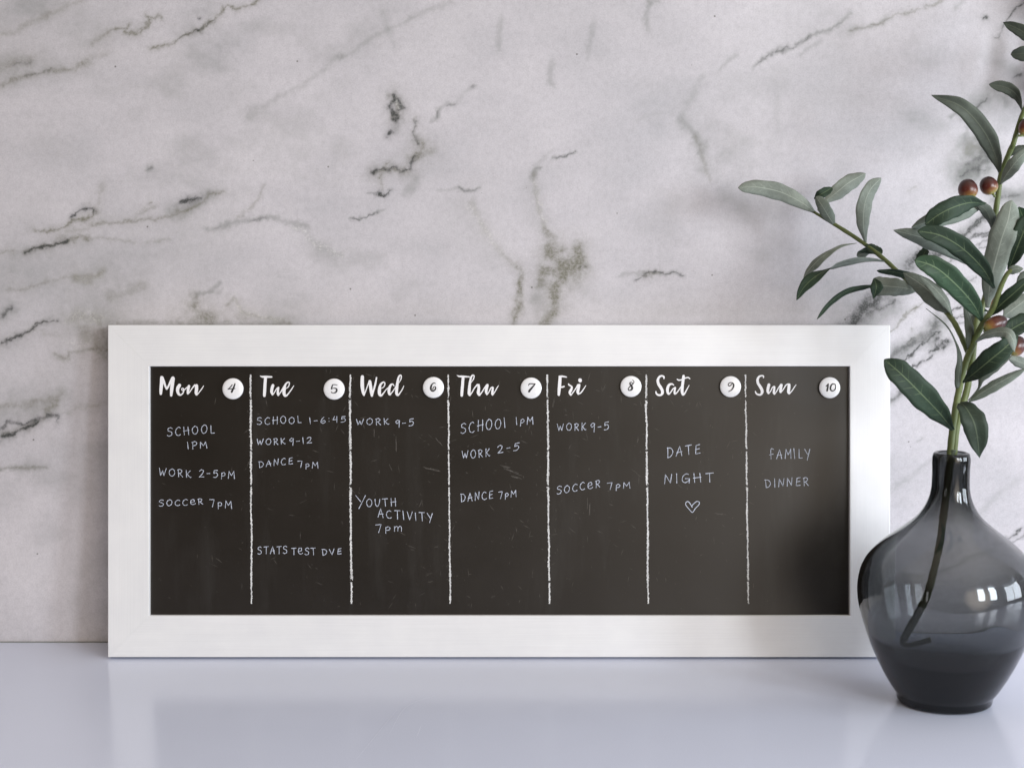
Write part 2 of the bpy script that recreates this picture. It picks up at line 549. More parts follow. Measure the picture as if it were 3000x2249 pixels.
veins(1000, 0, 1.727, [
    ('d', 20, .80, [(268, 485), (272, 515), (248, 540), (262, 575), (285, 600), (282, 622)]),
    ('d', 16, .65, [(270, 500), (300, 520), (315, 545), (290, 555)]),
    ('o', 40, .5, [(268, 490), (285, 530), (280, 600)]), ('c', 26, 1., [(270, 510), (290, 530)]),
    ('d', 18, .9, [(240, 683), (252, 678)]), ('g', 20, .3, [(285, 625), (285, 665)]),
    ('d', 9, .5, [(400, 602), (380, 610), (380, 650), (376, 720)]), ('o', 22, .34, [(385, 605), (380, 660), (378, 715)]),
    ('o', 26, .5, [(402, 720), (398, 765), (370, 800)]), ('o', 40, .4, [(380, 790), (420, 780), (462, 770)]),
    ('d', 10, .7, [(378, 790), (355, 820), (348, 852), (310, 868), (290, 850), (265, 850), (250, 870), (210, 860), (165, 870)]),
    ('o', 28, .55, [(330, 865), (280, 862), (210, 868), (172, 872)]), ('d', 18, .85, [(165, 872), (176, 862)]),
    ('o', 16, .6, [(210, 870), (204, 912)]), ('o', 12, .3, [(204, 912), (210, 960)]),
    ('d', 8, .9, [(190, 978), (210, 985), (240, 978), (258, 966)]), ('d', 5, .4, [(130, 975), (190, 975)]),
    ('o', 9, .6, [(234, 830), (242, 828)]),
    ('g', 30, .34, [(372, 895), (360, 940), (335, 972)]),
    ('g', 14, .5, [(488, 560), (482, 600), (455, 618)]), ('d', 8, .3, [(486, 560), (480, 600)]),
    ('g', 14, .26, [(488, 560), (560, 520), (680, 432)]), ('d', 12, .35, [(668, 440), (676, 434)]), ('d', 8, .3, [(530, 550), (560, 520)]),
    ('g', 9, .5, [(50, 1112), (130, 1090), (210, 1060)]), ('d', 4, .5, [(50, 1112), (130, 1090), (180, 1070)]),
    ('g', 16, .28, [(0, 280), (120, 220), (230, 160), (370, 90), (550, 0)]),
    ('g', 22, .24, [(205, 70), (235, 150), (262, 235)]),
    ('g', 18, .34, [(806, 88), (800, 170), (785, 255)]), ('g', 16, .24, [(1270, 105), (1265, 200), (1245, 295)]),
    ('g', 20, .34, [(1070, 320), (1062, 425)]), ('g', 14, .34, [(1550, 0), (1535, 90), (1545, 152)]), ('g', 20, .4, [(1550, 4), (1600, 0)]),
    ('g', 10, .5, [(610, 960), (660, 964), (700, 948)]), ('d', 5, .35, [(610, 960), (660, 964), (680, 956)]), ('g', 10, .2, [(480, 960), (610, 958)]),
    ('o', 22, .26, [(640, 1010), (680, 1080), (720, 1150), (770, 1220), (820, 1290), (890, 1345)]),
    ('c', 22, .9, [(650, 1050), (720, 1150), (770, 1220), (800, 1270)]),
    ('g', 110, .13, [(610, 1050), (680, 1180), (790, 1320)]),
    ('o', 22, .58, [(890, 1345), (905, 1400), (898, 1480), (885, 1560), (878, 1650)]),
    ('o', 10, .4, [(905, 1400), (912, 1490), (890, 1600)]),
    ('g', 9, .55, [(1185, 762), (1130, 785), (1070, 805)]), ('d', 4, .55, [(1185, 762), (1130, 785), (1090, 798)]),
    ('g', 12, .22, [(1060, 768), (980, 820)]), ('g', 10, .5, [(1000, 850), (975, 855)]), ('g', 26, .42, [(985, 855), (965, 885)]),
    ('o', 20, .36, [(970, 880), (985, 960), (1000, 1050), (1020, 1120), (1050, 1180)]), ('c', 22, .9, [(985, 930), (1005, 1060), (1030, 1140)]),
    ('g', 60, .12, [(950, 960), (985, 1100)]),
    ('o', 30, .46, [(1040, 1170), (1090, 1205), (1080, 1225), (1050, 1250)]),
    ('o', 34, .62, [(1060, 1275), (1085, 1310), (1130, 1355), (1175, 1340)]), ('o', 22, .56, [(1060, 1275), (1120, 1268)]),
    ('o', 46, .66, [(1175, 1345), (1205, 1310), (1190, 1262)]), ('o', 30, .6, [(1175, 1345), (1232, 1352)]),
    ('o', 60, .62, [(1040, 1370), (1090, 1370), (1140, 1370)]), ('o', 50, .64, [(1130, 1380), (1100, 1440), (1090, 1500)]),
    ('o', 30, .42, [(1035, 1360), (1010, 1440)]), ('o', 40, .62, [(1090, 1480), (1080, 1540), (1055, 1600), (1030, 1650)]),
    ('g', 40, .34, [(1010, 1440), (980, 1500)]), ('g', 60, .2, [(990, 1540), (1000, 1560)]),
    ('d', 8, .5, [(1210, 1352), (1235, 1350)]),
    ('d', 6, .62, [(1490, 1415), (1530, 1395), (1580, 1378), (1640, 1385), (1727, 1388)]), ('g', 10, .4, [(1410, 1390), (1530, 1385), (1727, 1388)]),
    ('o', 16, .4, [(1530, 1395), (1600, 1382)]), ('g', 14, .2, [(1490, 600), (1620, 565)]), ('g', 50, .16, [(1200, 1450), (1280, 1500)]),
])
veins(2000, 0, 1.727, [
    ('g', 24, .2, [(60, 470), (20, 530), (0, 590)]),
    ('g', 30, .46, [(0, 610), (30, 640), (70, 690), (95, 760)]), ('o', 16, .3, [(60, 680), (95, 760), (112, 840), (140, 900)]),
    ('g', 50, .18, [(70, 700), (110, 840)]), ('g', 14, .28, [(180, 355), (220, 310), (270, 280)]), ('g', 24, .18, [(60, 440), (100, 390)]),
    ('g', 12, .5, [(350, 340), (430, 290), (490, 255), (560, 230), (640, 180), (720, 160), (800, 110), (850, 65)]),
    ('d', 5, .45, [(360, 335), (430, 290), (490, 255), (520, 232), (560, 230), (640, 182)]),
    ('g', 14, .28, [(610, 265), (690, 215)]),
    ('o', 10, .5, [(860, 158), (930, 135), (1000, 125), (1050, 90), (1110, 70), (1180, 65), (1260, 30), (1310, 0)]),
    ('g', 14, .3, [(860, 158), (930, 135), (1000, 125), (1050, 90)]),
    ('g', 20, .17, [(480, 500), (475, 660)]),
    ('d', 9, .95, [(1535, 104), (1541, 103)]), ('d', 7, .5, [(1727, 0), (1680, 55), (1650, 100), (1600, 180)]), ('g', 12, .3, [(1410, 0), (1380, 40)]),
    ('g', 44, .5, [(1430, 570), (1500, 540), (1560, 480), (1630, 478)]), ('d', 6, .5, [(1540, 520), (1500, 545), (1480, 570)]),
    ('g', 10, .5, [(1355, 598), (1382, 572)]), ('g', 10, .5, [(1444, 648), (1438, 690), (1428, 718)]), ('d', 9, .5, [(1690, 385), (1712, 370)]),
    ('g', 30, .24, [(1620, 330), (1700, 370)]), ('g', 50, .2, [(1100, 560), (1300, 640)]),
    ('o', 40, .4, [(1430, 770), (1470, 740), (1500, 760)]), ('g', 70, .72, [(1470, 760), (1530, 790), (1500, 850), (1430, 880)]),
    ('d', 26, .45, [(1520, 760), (1545, 800), (1480, 860)]), ('d', 10, .5, [(1410, 888), (1470, 860), (1530, 870)]), ('d', 14, .4, [(1500, 790), (1440, 830)]),
    ('g', 60, .55, [(1600, 1000), (1660, 1020), (1727, 1000)]), ('d', 12, .4, [(1600, 1000), (1690, 990)]),
    ('d', 14, .72, [(1520, 1100), (1470, 1150), (1430, 1185), (1395, 1205)]), ('g', 30, .3, [(1530, 1090), (1400, 1205)]),
    ('d', 8, .5, [(1420, 1225), (1500, 1190), (1560, 1165)]), ('d', 6, .4, [(1480, 1250), (1570, 1200)]),
    ('d', 30, .6, [(1140, 1350), (1190, 1290), (1240, 1290)]), ('d', 14, .6, [(1240, 1310), (1290, 1290), (1350, 1230)]), ('g', 60, .3, [(1130, 1350), (1300, 1260)]),
    ('d', 46, .58, [(845, 1660), (900, 1580), (960, 1520), (1010, 1490)]), ('d', 14, .8, [(850, 1650), (900, 1600), (950, 1545), (1010, 1500)]),
    ('g', 60, .4, [(940, 1650), (1000, 1580), (1060, 1540)]), ('d', 10, .5, [(985, 1560), (1040, 1545), (1080, 1520)]),
    ('o', 8, .5, [(1070, 1660), (1140, 1585), (1190, 1550)]),
])
veins(2550, 880, 3.604, [
    ('d', 46, .42, [(240, 620), (320, 540), (400, 470), (520, 440), (600, 380), (660, 300), (700, 220)]),
    ('g', 90, .55, [(260, 600), (400, 480), (600, 400), (700, 300), (760, 200)]),
    ('d', 12, .85, [(320, 665), (430, 600), (490, 530), (600, 420), (680, 350), (740, 340)]),
    ('d', 14, .7, [(450, 690), (560, 640), (640, 575)]), ('d', 24, .45, [(230, 1030), (300, 985), (350, 950)]), ('g', 40, .4, [(220, 1040), (350, 945)]),
    ('d', 30, .55, [(690, 480), (760, 470), (830, 440)]), ('d', 10, .8, [(620, 530), (740, 480), (820, 460)]),
    ('d', 24, .6, [(690, 420), (730, 410)]), ('d', 10, .6, [(840, 90), (950, 60), (1060, 30), (1180, 20)]),
    ('d', 9, .55, [(850, 200), (930, 170), (1000, 110), (1200, 80)]), ('d', 10, .45, [(920, 250), (1010, 220)]),
    ('o', 10, .6, [(200, 350), (330, 240), (450, 100), (540, 20)]), ('g', 30, .4, [(640, 260), (700, 230), (800, 180)]),
    ('d', 8, .4, [(380, 440), (440, 400), (470, 400)]), ('o', 12, .5, [(430, 290), (445, 310)]), ('d', 12, .6, [(205, 850), (225, 820)]),
    ('g', 10, .3, [(490, 1490), (540, 1450)]), ('o', 20, .3, [(390, 440), (520, 370)]),
])
veins(2640, 420, 3.4556, [
    ('d', 14, .55, [(60, 1270), (150, 1190), (240, 1120), (340, 1110)]), ('d', 9, .5, [(400, 1230), (520, 1160)]),
    ('d', 16, .75, [(580, 960), (640, 910), (720, 850), (800, 790), (840, 740)]), ('d', 20, .5, [(600, 950), (630, 975)]),
    ('d', 8, .5, [(620, 1030), (720, 980), (800, 950), (900, 910)]), ('d', 9, .4, [(790, 1060), (880, 1040)]), ('d', 7, .45, [(620, 1390), (720, 1350), (760, 1340)]),
    ('d', 8, .5, [(430, 1560), (560, 1500)]), ('g', 40, .3, [(1000, 480), (1140, 520), (1240, 520)]), ('d', 10, .5, [(1140, 1500), (1244, 1400)]),
    ('o', 14, .25, [(80, 470), (160, 430)]),
])
veins(2450, 1280, 1.951, [
    ('d', 7, .55, [(950, 592), (1010, 560), (1073, 520)]), ('d', 6, .4, [(990, 610), (1073, 560)]), ('g', 14, .2, [(330, 300), (480, 180), (600, 90)]),
    ('g', 16, .16, [(800, 450), (900, 350), (1060, 230)]), ('g', 14, .22, [(560, 830), (650, 770), (800, 690), (950, 640)]),
])


def build_wall():
    xs = np.concatenate([[-2.4, -1.6, -1.0, -.75, -.62], np.arange(-.565, .600, .00098), [.66, .75, 1.0, 1.5]])
    zs = np.concatenate([np.arange(0.0, .715, .00098), [.78, .9, 1.2, 1.6]])
    X, Z = np.meshgrid(xs, zs)
    P = 1.0 / 2800.0                         # metres per photo pixel on the wall
    na, nb, nc = Noise2(1), Noise2(2), Noise2(3)
    wx = (na.fbm(X * 70, Z * 70, 5) - .5) * 26 * P + (nb.fbm(X * 320, Z * 320, 3) - .5) * 12 * P
    wz = (nb.fbm(X * 70 + 40, Z * 70, 5) - .5) * 26 * P + (na.fbm(X * 320 + 9, Z * 320, 3) - .5) * 12 * P
    XX, ZZ = X + wx, Z + wz
    out = {c: np.zeros_like(X) for c in 'dogc'}
    mod = nc.fbm(X * 130, Z * 130, 4)
    for kind, w, st, pts in V:
        q = [at(x, y, WALL_Y) for x, y in pts]
        q = np.array([(p.x, p.z) for p in q])
        wm = (max(w + .3, 3.6) if kind == 'd' else max(w * 1.12 + 1.0, 4.2)) * P * 0.5
        st = min(1.0, st * .90)
        if min(p_[0] for p_ in pts) > 2430 and kind in 'dg':
            wm, st = wm * 1.35, min(1.0, st * 1.3)
        mg = wm * 4 + 20 * P
        ix = np.where((xs > q[:, 0].min() - mg) & (xs < q[:, 0].max() + mg))[0]
        iz = np.where((zs > q[:, 1].min() - mg) & (zs < q[:, 1].max() + mg))[0]
        if len(ix) < 2 or len(iz) < 2:
            continue
        sl = np.s_[iz[0]:iz[-1] + 1, ix[0]:ix[-1] + 1]
        gx, gz, md = XX[sl], ZZ[sl], mod[sl]
        D = np.full(gx.shape, 1e9)
        for a, b in zip(q[:-1], q[1:]):
            ab = b - a
            L2 = (ab ** 2).sum() + 1e-12
            t = np.clip(((gx - a[0]) * ab[0] + (gz - a[1]) * ab[1]) / L2, 0, 1)
            D = np.minimum(D, np.hypot(gx - a[0] - t * ab[0], gz - a[1] - t * ab[1]))
        ww = wm * (.55 + .9 * md)
        if kind == 'g':
            val = 1.3 * st * np.exp(-(D / (wm * 1.5)) ** 2) * (.45 + 1.1 * md)
        elif kind == 'c':
            val = st * np.exp(-(D / (wm * 1.2)) ** 2)
        else:
            val = st * (np.exp(-(D / ww) ** 2) + .36 * np.exp(-(D / (wm * 3.2)) ** 2)) * np.clip(.35 + 1.3 * md, 0, 1.15)
        out[kind][sl] = 1 - (1 - out[kind][sl]) * (1 - np.clip(val, 0, 1))
    # broad natural mottling of the stone
    out['g'] = np.clip(out['g'] * .85 + .14 * np.clip(nc.fbm(X * 9, Z * 12, 5) - .42, 0, 1) * 2, 0, 1)
    blot = np.clip(na.fbm(X * 26 + 3, Z * 34, 5) - .50, 0, 1) * 3.2 * np.clip(nc.fbm(X * 5 + 8, Z * 6, 3) * 2 - .55, 0, 1)
    out['g'] = np.clip(out['g'] + .34 * blot, 0, 1)
    nz, nx = X.shape
    n = nx * nz
    co = np.zeros((n, 3), np.float32)
    co[:, 0], co[:, 1], co[:, 2] = X.ravel(), WALL_Y, Z.ravel()
    idx = np.arange(n).reshape(nz, nx)
    quads = np.stack([idx[:-1, :-1], idx[:-1, 1:], idx[1:, 1:], idx[1:, :-1]], -1).reshape(-1, 4).astype(np.int32)
    me = bpy.data.meshes.new('wall')
    me.vertices.add(n)
    me.vertices.foreach_set('co', co.ravel())
    nq = len(quads)
    me.loops.add(nq * 4)
    me.loops.foreach_set('vertex_index', quads.ravel())
    me.polygons.add(nq)
    me.polygons.foreach_set('loop_start', np.arange(0, nq * 4, 4, dtype=np.int32))
    me.polygons.foreach_set('loop_total', np.full(nq, 4, np.int32))
    me.update()
    ca = me.attributes.new('veins', 'FLOAT_COLOR', 'POINT')
    col = np.stack([out['d'].ravel(), out['o'].ravel(), out['g'].ravel(), out['c'].ravel()], -1).astype(np.float32)
    ca.data.foreach_set('color', col.ravel())
    o = link('wall', me, M_marble)
    tag(o, 'white marble backsplash with grey and olive veins behind the board', 'wall', kind='structure')
    return o


build_wall()

# ------------------------------------------------------------------ countertop


def box_mesh(name, x0, x1, y0, y1, z0, z1, bevel=0.0, seg=2):
    bm = bmesh.new()
    bmesh.ops.create_cube(bm, size=1)
    for v in bm.verts:
        v.co = Vector((x0 + (v.co.x + .5) * (x1 - x0), y0 + (v.co.y + .5) * (y1 - y0), z0 + (v.co.z + .5) * (z1 - z0)))
    if bevel:
        bmesh.ops.bevel(bm, geom=list(bm.edges), offset=bevel, segments=seg, affect='EDGES', profile=.5)
    m = bpy.data.meshes.new(name)
    bm.to_mesh(m)
    bm.free()
    return m


counter = link('countertop', box_mesh('countertop', -2.4, 1.5, -.72, WALL_Y - .0014, -.035, 0.0, .0008), M_counter)
cv, cf_ = [], []
for pts in ([(640 + 160, 1935, 0), (830, 1930, 0)], [(1140, 2150, 0), (1190, 2070, 0), (1290, 2030, 0)], [(1030, 2240, 0), (1120, 2130, 0), (1165, 2075, 0)],
            [(2440, 1945, 0), (2475, 1935, 0), (2530, 1932, 0)], [(1220, 2160, 0), (1235, 2120, 0)], [(330, 2108, 0), (340, 2107, 0)], [(1960, 2001, 0), (1969, 2000, 0)]):
    gp = []
    for x_, y_, _ in smooth_path(pts, 8):
        cp_, sp_ = math.cos(PITCH), math.sin(PITCH)
        ru_ = -(y_ - CY) / F_PX
        d_ = Vector(((x_ - CX) / F_PX, cp_ + ru_ * sp_, -sp_ + ru_ * cp_))
        q_ = CAM + d_ * ((.00008 - CAM.z) / d_.z)
        gp.append((q_.x, q_.y))
    k0 = len(cv)
    for i_, (x_, y_) in enumerate(gp):
        w_ = .00022 * math.sin(math.pi * (i_ + .5) / len(gp))
        cv += [(x_ - w_, y_, .00008), (x_ + w_, y_, .00008)]
    cf_ += [(k0 + 2 * i_, k0 + 2 * i_ + 1, k0 + 2 * i_ + 3, k0 + 2 * i_ + 2) for i_ in range(len(gp) - 1)]
link('surface_scratch', mesh_from('surface_scratch', cv, cf_), mat_simple('scratched_laminate', (.66, .69, .80), .5, .2, 900), counter)
tag(counter, 'glossy pale blue-grey countertop under the board and the vase', 'countertop', kind='structure')
seam = link('sealant_joint', box_mesh('sealant_joint', -2.4, 1.5, WALL_Y - .0015, WALL_Y - .0002, -.02, 0.0009, .0003), M_seam, counter)

# ------------------------------------------------------------------ chalkboard
SCL = 2811.0            # photo pixels per metre on the front of the board
BX0, BX1, BYT, BYB = 316.0, 2608.0, 952.0, 1924.0
LEAN = PITCH
front_base = at((BX0 + BX1) / 2, BYB, -.0672)
SCL = F_PX / cam_depth(front_base)
board = empty('chalkboard', front_base, (-LEAN, 0, 0))
tag(board, 'long white framed weekly chalkboard leaning against the marble wall', 'chalkboard')


def bl(px, py, y=0.0):
    """board-local point for a photo pixel: X right, Z up, Y back from the frame's front face"""
    k = 1.0 + y / cam_depth(front_base)
    cxl = (BX0 + BX1) / 2
    # keep the camera's perspective for the recessed panel
    X = ((px - CX) * k + (CX - cxl)) / SCL
    Zc = (CY - BYB) / -SCL            # height of the optical axis on the board
    Z = Zc - (py - CY) * k / SCL
    return Vector((X, y, Z))


IX0, IX1, IYT, IYB = 437.5, 2490.0, 1073.0, 1802.0
T = .023
o00, o11 = bl(BX0, BYB), bl(BX1, BYT)
i00, i11 = bl(IX0, IYB), bl(IX1, IYT)
PANEL_Y = .0058


def rail(name, ring, mat):
    """ring: outer a, outer b, inner b, inner a on the front face; mitred bar with a bevelled lip"""
    bm = bmesh.new()
    f = [bm.verts.new((p[0], 0, p[1])) for p in ring]
    b = [bm.verts.new((p[0], T, p[1])) for p in ring]
    bm.faces.new(f)
    bm.faces.new(b[::-1])
    for i in range(4):
        j = (i + 1) % 4
        bm.faces.new((f[j], f[i], b[i], b[j]))
    bmesh.ops.recalc_face_normals(bm, faces=bm.faces)
    bmesh.ops.bevel(bm, geom=[e for e in bm.edges if abs(e.verts[0].co.y) < 1e-6 and abs(e.verts[1].co.y) < 1e-6
                                   and min(abs((e.verts[1].co - e.verts[0].co).x), abs((e.verts[1].co - e.verts[0].co).z)) < 1e-4],
                    offset=.0007, segments=3, affect='EDGES', profile=.5)
    m = bpy.data.meshes.new(name)
    bm.to_mesh(m)
    bm.free()
    return link(name, m, mat, board)


g = .00004    # hairline left open at each mitre
OL, OR_, OB, OT = o00.x, o11.x, o00.z, o11.z
IL, IR, IB, IT = i00.x, i11.x, i00.z, i11.z
rail('frame_rail', [(OL + g, OT), (OR_ - g, OT), (IR - g, IT), (IL + g, IT)], M_frame_h)
rail('frame_rail', [(OL + g, OB), (OR_ - g, OB), (IR - g, IB), (IL + g, IB)], M_frame_h)
rail('frame_rail', [(OL, OB + g), (OL, OT - g), (IL, IT - g), (IL, IB + g)], M_frame_v)
rail('frame_rail', [(OR_, OB + g), (OR_, OT - g), (IR, IT - g), (IR, IB + g)], M_frame_v)


def ribbon(verts, faces, path, origin_y, zstep=2.5e-6, cap=True):
    """flat brush stroke: path of (x, z, width) in board-local metres"""
    P = [np.array(p, float) for p in path]
    n = len(P)
    base = len(verts)
    for i, p in enumerate(P):
        a, b = P[max(0, i - 1)], P[min(n - 1, i + 1)]
        t = (b - a)[:2]
        L = np.hypot(*t) + 1e-12
        nx, nz = -t[1] / L, t[0] / L
        y = origin_y - i * zstep
        h = p[2] / 2
        verts.append((p[0] + nx * h, y, p[1] + nz * h))
        verts.append((p[0] - nx * h, y, p[1] - nz * h))
    for i in range(n - 1):
        k = base + 2 * i
        faces.append((k, k + 1, k + 3, k + 2))
    if cap:
        for end, nb, ks in ((0, 1, (base, base + 1)), (n - 1, n - 2, (base + 2 * n - 1, base + 2 * n - 2))):
            p, q = P[end], P[nb]
            d = (p - q)[:2]
            d = d / (np.hypot(*d) + 1e-12)
            h = p[2] / 2
            v0, v1 = np.array(verts[ks[0]]), np.array(verts[ks[1]])
            c = np.array((p[0], v0[1], p[1]))
            s = (v0 - c)
            fan = [ks[0]]
            for a in (45, 90, 135):
                r = R(a)
                pt = c + s * math.cos(r) + np.array((d[0], 0, d[1])) * h * math.sin(r)
                verts.append(tuple(pt))
                fan.append(len(verts) - 1)
            fan.append(ks[1])
            faces.append(tuple(fan))


# panel: dark board with the faint scuffs of old chalk in the same mesh
def build_panel():
    a, b = bl(IX0 - 14, IYB + 14, PANEL_Y), bl(IX1 + 14, IYT - 14, PANEL_Y)
    x0, x1, z0, z1 = a.x, b.x, a.z, b.z
    y0, y1 = PANEL_Y, PANEL_Y + .004
    vs_ = [(x0, y0, z0), (x1, y0, z0), (x1, y0, z1), (x0, y0, z1), (x0, y1, z0), (x1, y1, z0), (x1, y1, z1), (x0, y1, z1)]
    fs = [(0, 1, 2, 3), (5, 4, 7, 6), (4, 0, 3, 7), (1, 5, 6, 2), (3, 2, 6, 7), (4, 5, 1, 0)]
    nb = len(fs)
    r = random.Random(5)
    spots = []
    for _ in range(420):
        px = r.triangular(450, 2470, 1450)
        py = r.uniform(1085, 1790)
        spots.append((px, py, r.choice((0, 0, 1, 2))))
    for px, py, kd in spots:
        L = r.uniform(2, 9) if kd == 0 else r.uniform(8, 26)
        an = r.gauss(-15, 30) if r.random() < .6 else r.uniform(60, 110)
        w = r.uniform(.8, 1.5)
        dx, dy = math.cos(R(an)) * L / 2, -math.sin(R(an)) * L / 2
        n = 5
        pth = []
        for i in range(n):
            t = i / (n - 1) * 2 - 1
            p = bl(px + dx * t, py + dy * t + r.uniform(-.8, .8), PANEL_Y)
            pth.append((p.x, p.z, w / SCL * (1 - .8 * abs(t))))
        ribbon(vs_, fs, pth, PANEL_Y - 6e-5, 2e-6, cap=False)
    # two longer scuffed swipes in the Thursday column
    for (xa, ya, xb, yb) in [(1468, 1368, 1535, 1395), (1490, 1392, 1530, 1402), (1465, 1365, 1500, 1372), (1240, 1368, 1290, 1378),
                             (1160, 1262, 1160, 1350), (1095, 1250, 1096, 1280), (1275, 1280, 1300, 1310), (1840, 1080, 1890, 1092), (2090, 1503, 2130, 1508),
                             (1870, 1275, 1866, 1310), (1626, 1165, 1618, 1195), (1722, 1455, 1720, 1490), (1728, 1460, 1726, 1530), (1140, 1360, 1150, 1380)]:
        for _ in range(5):
            o_ = r.uniform(-3, 3)
            s0, s1 = sorted((r.random(), r.random()))
            pth = []
            for i in range(6):
                t = s0 + (s1 - s0) * i / 5
                p = bl(xa + (xb - xa) * t + o_ * .4, ya + (yb - ya) * t + o_ + r.uniform(-.7, .7), PANEL_Y)
                pth.append((p.x, p.z, r.uniform(.6, 1.5) / SCL))
            ribbon(vs_, fs, pth, PANEL_Y - 8e-5, 2e-6, cap=False)
    m = mesh_from('chalk_panel', vs_, fs)
    o = link('chalk_panel', m, [M_panel, M_scuff], board)
    mi = np.zeros(len(fs), np.int32)
    mi[nb:] = 1
    m.polygons.foreach_set('material_index', mi)


build_panel()
INK_Y = PANEL_Y - .00022


def strokes_mesh(name, strokes, mat, parent, label=None, y=INK_Y):
    """strokes: lists of (px, py, width_px) already smoothed, photo pixels"""
    vs_, fs = [], []
    for k, st in enumerate(strokes):
        pth = []
        for p in st:
            q = bl(p[0], p[1], PANEL_Y)
            pth.append((q.x, q.z, p[2] / SCL))
        ribbon(vs_, fs, pth, y - k * 3e-5 % 2.1e-4)
    o = link(name, mesh_from(name, vs_, fs), mat, parent)
    if label:
        o['label'] = label
    return o


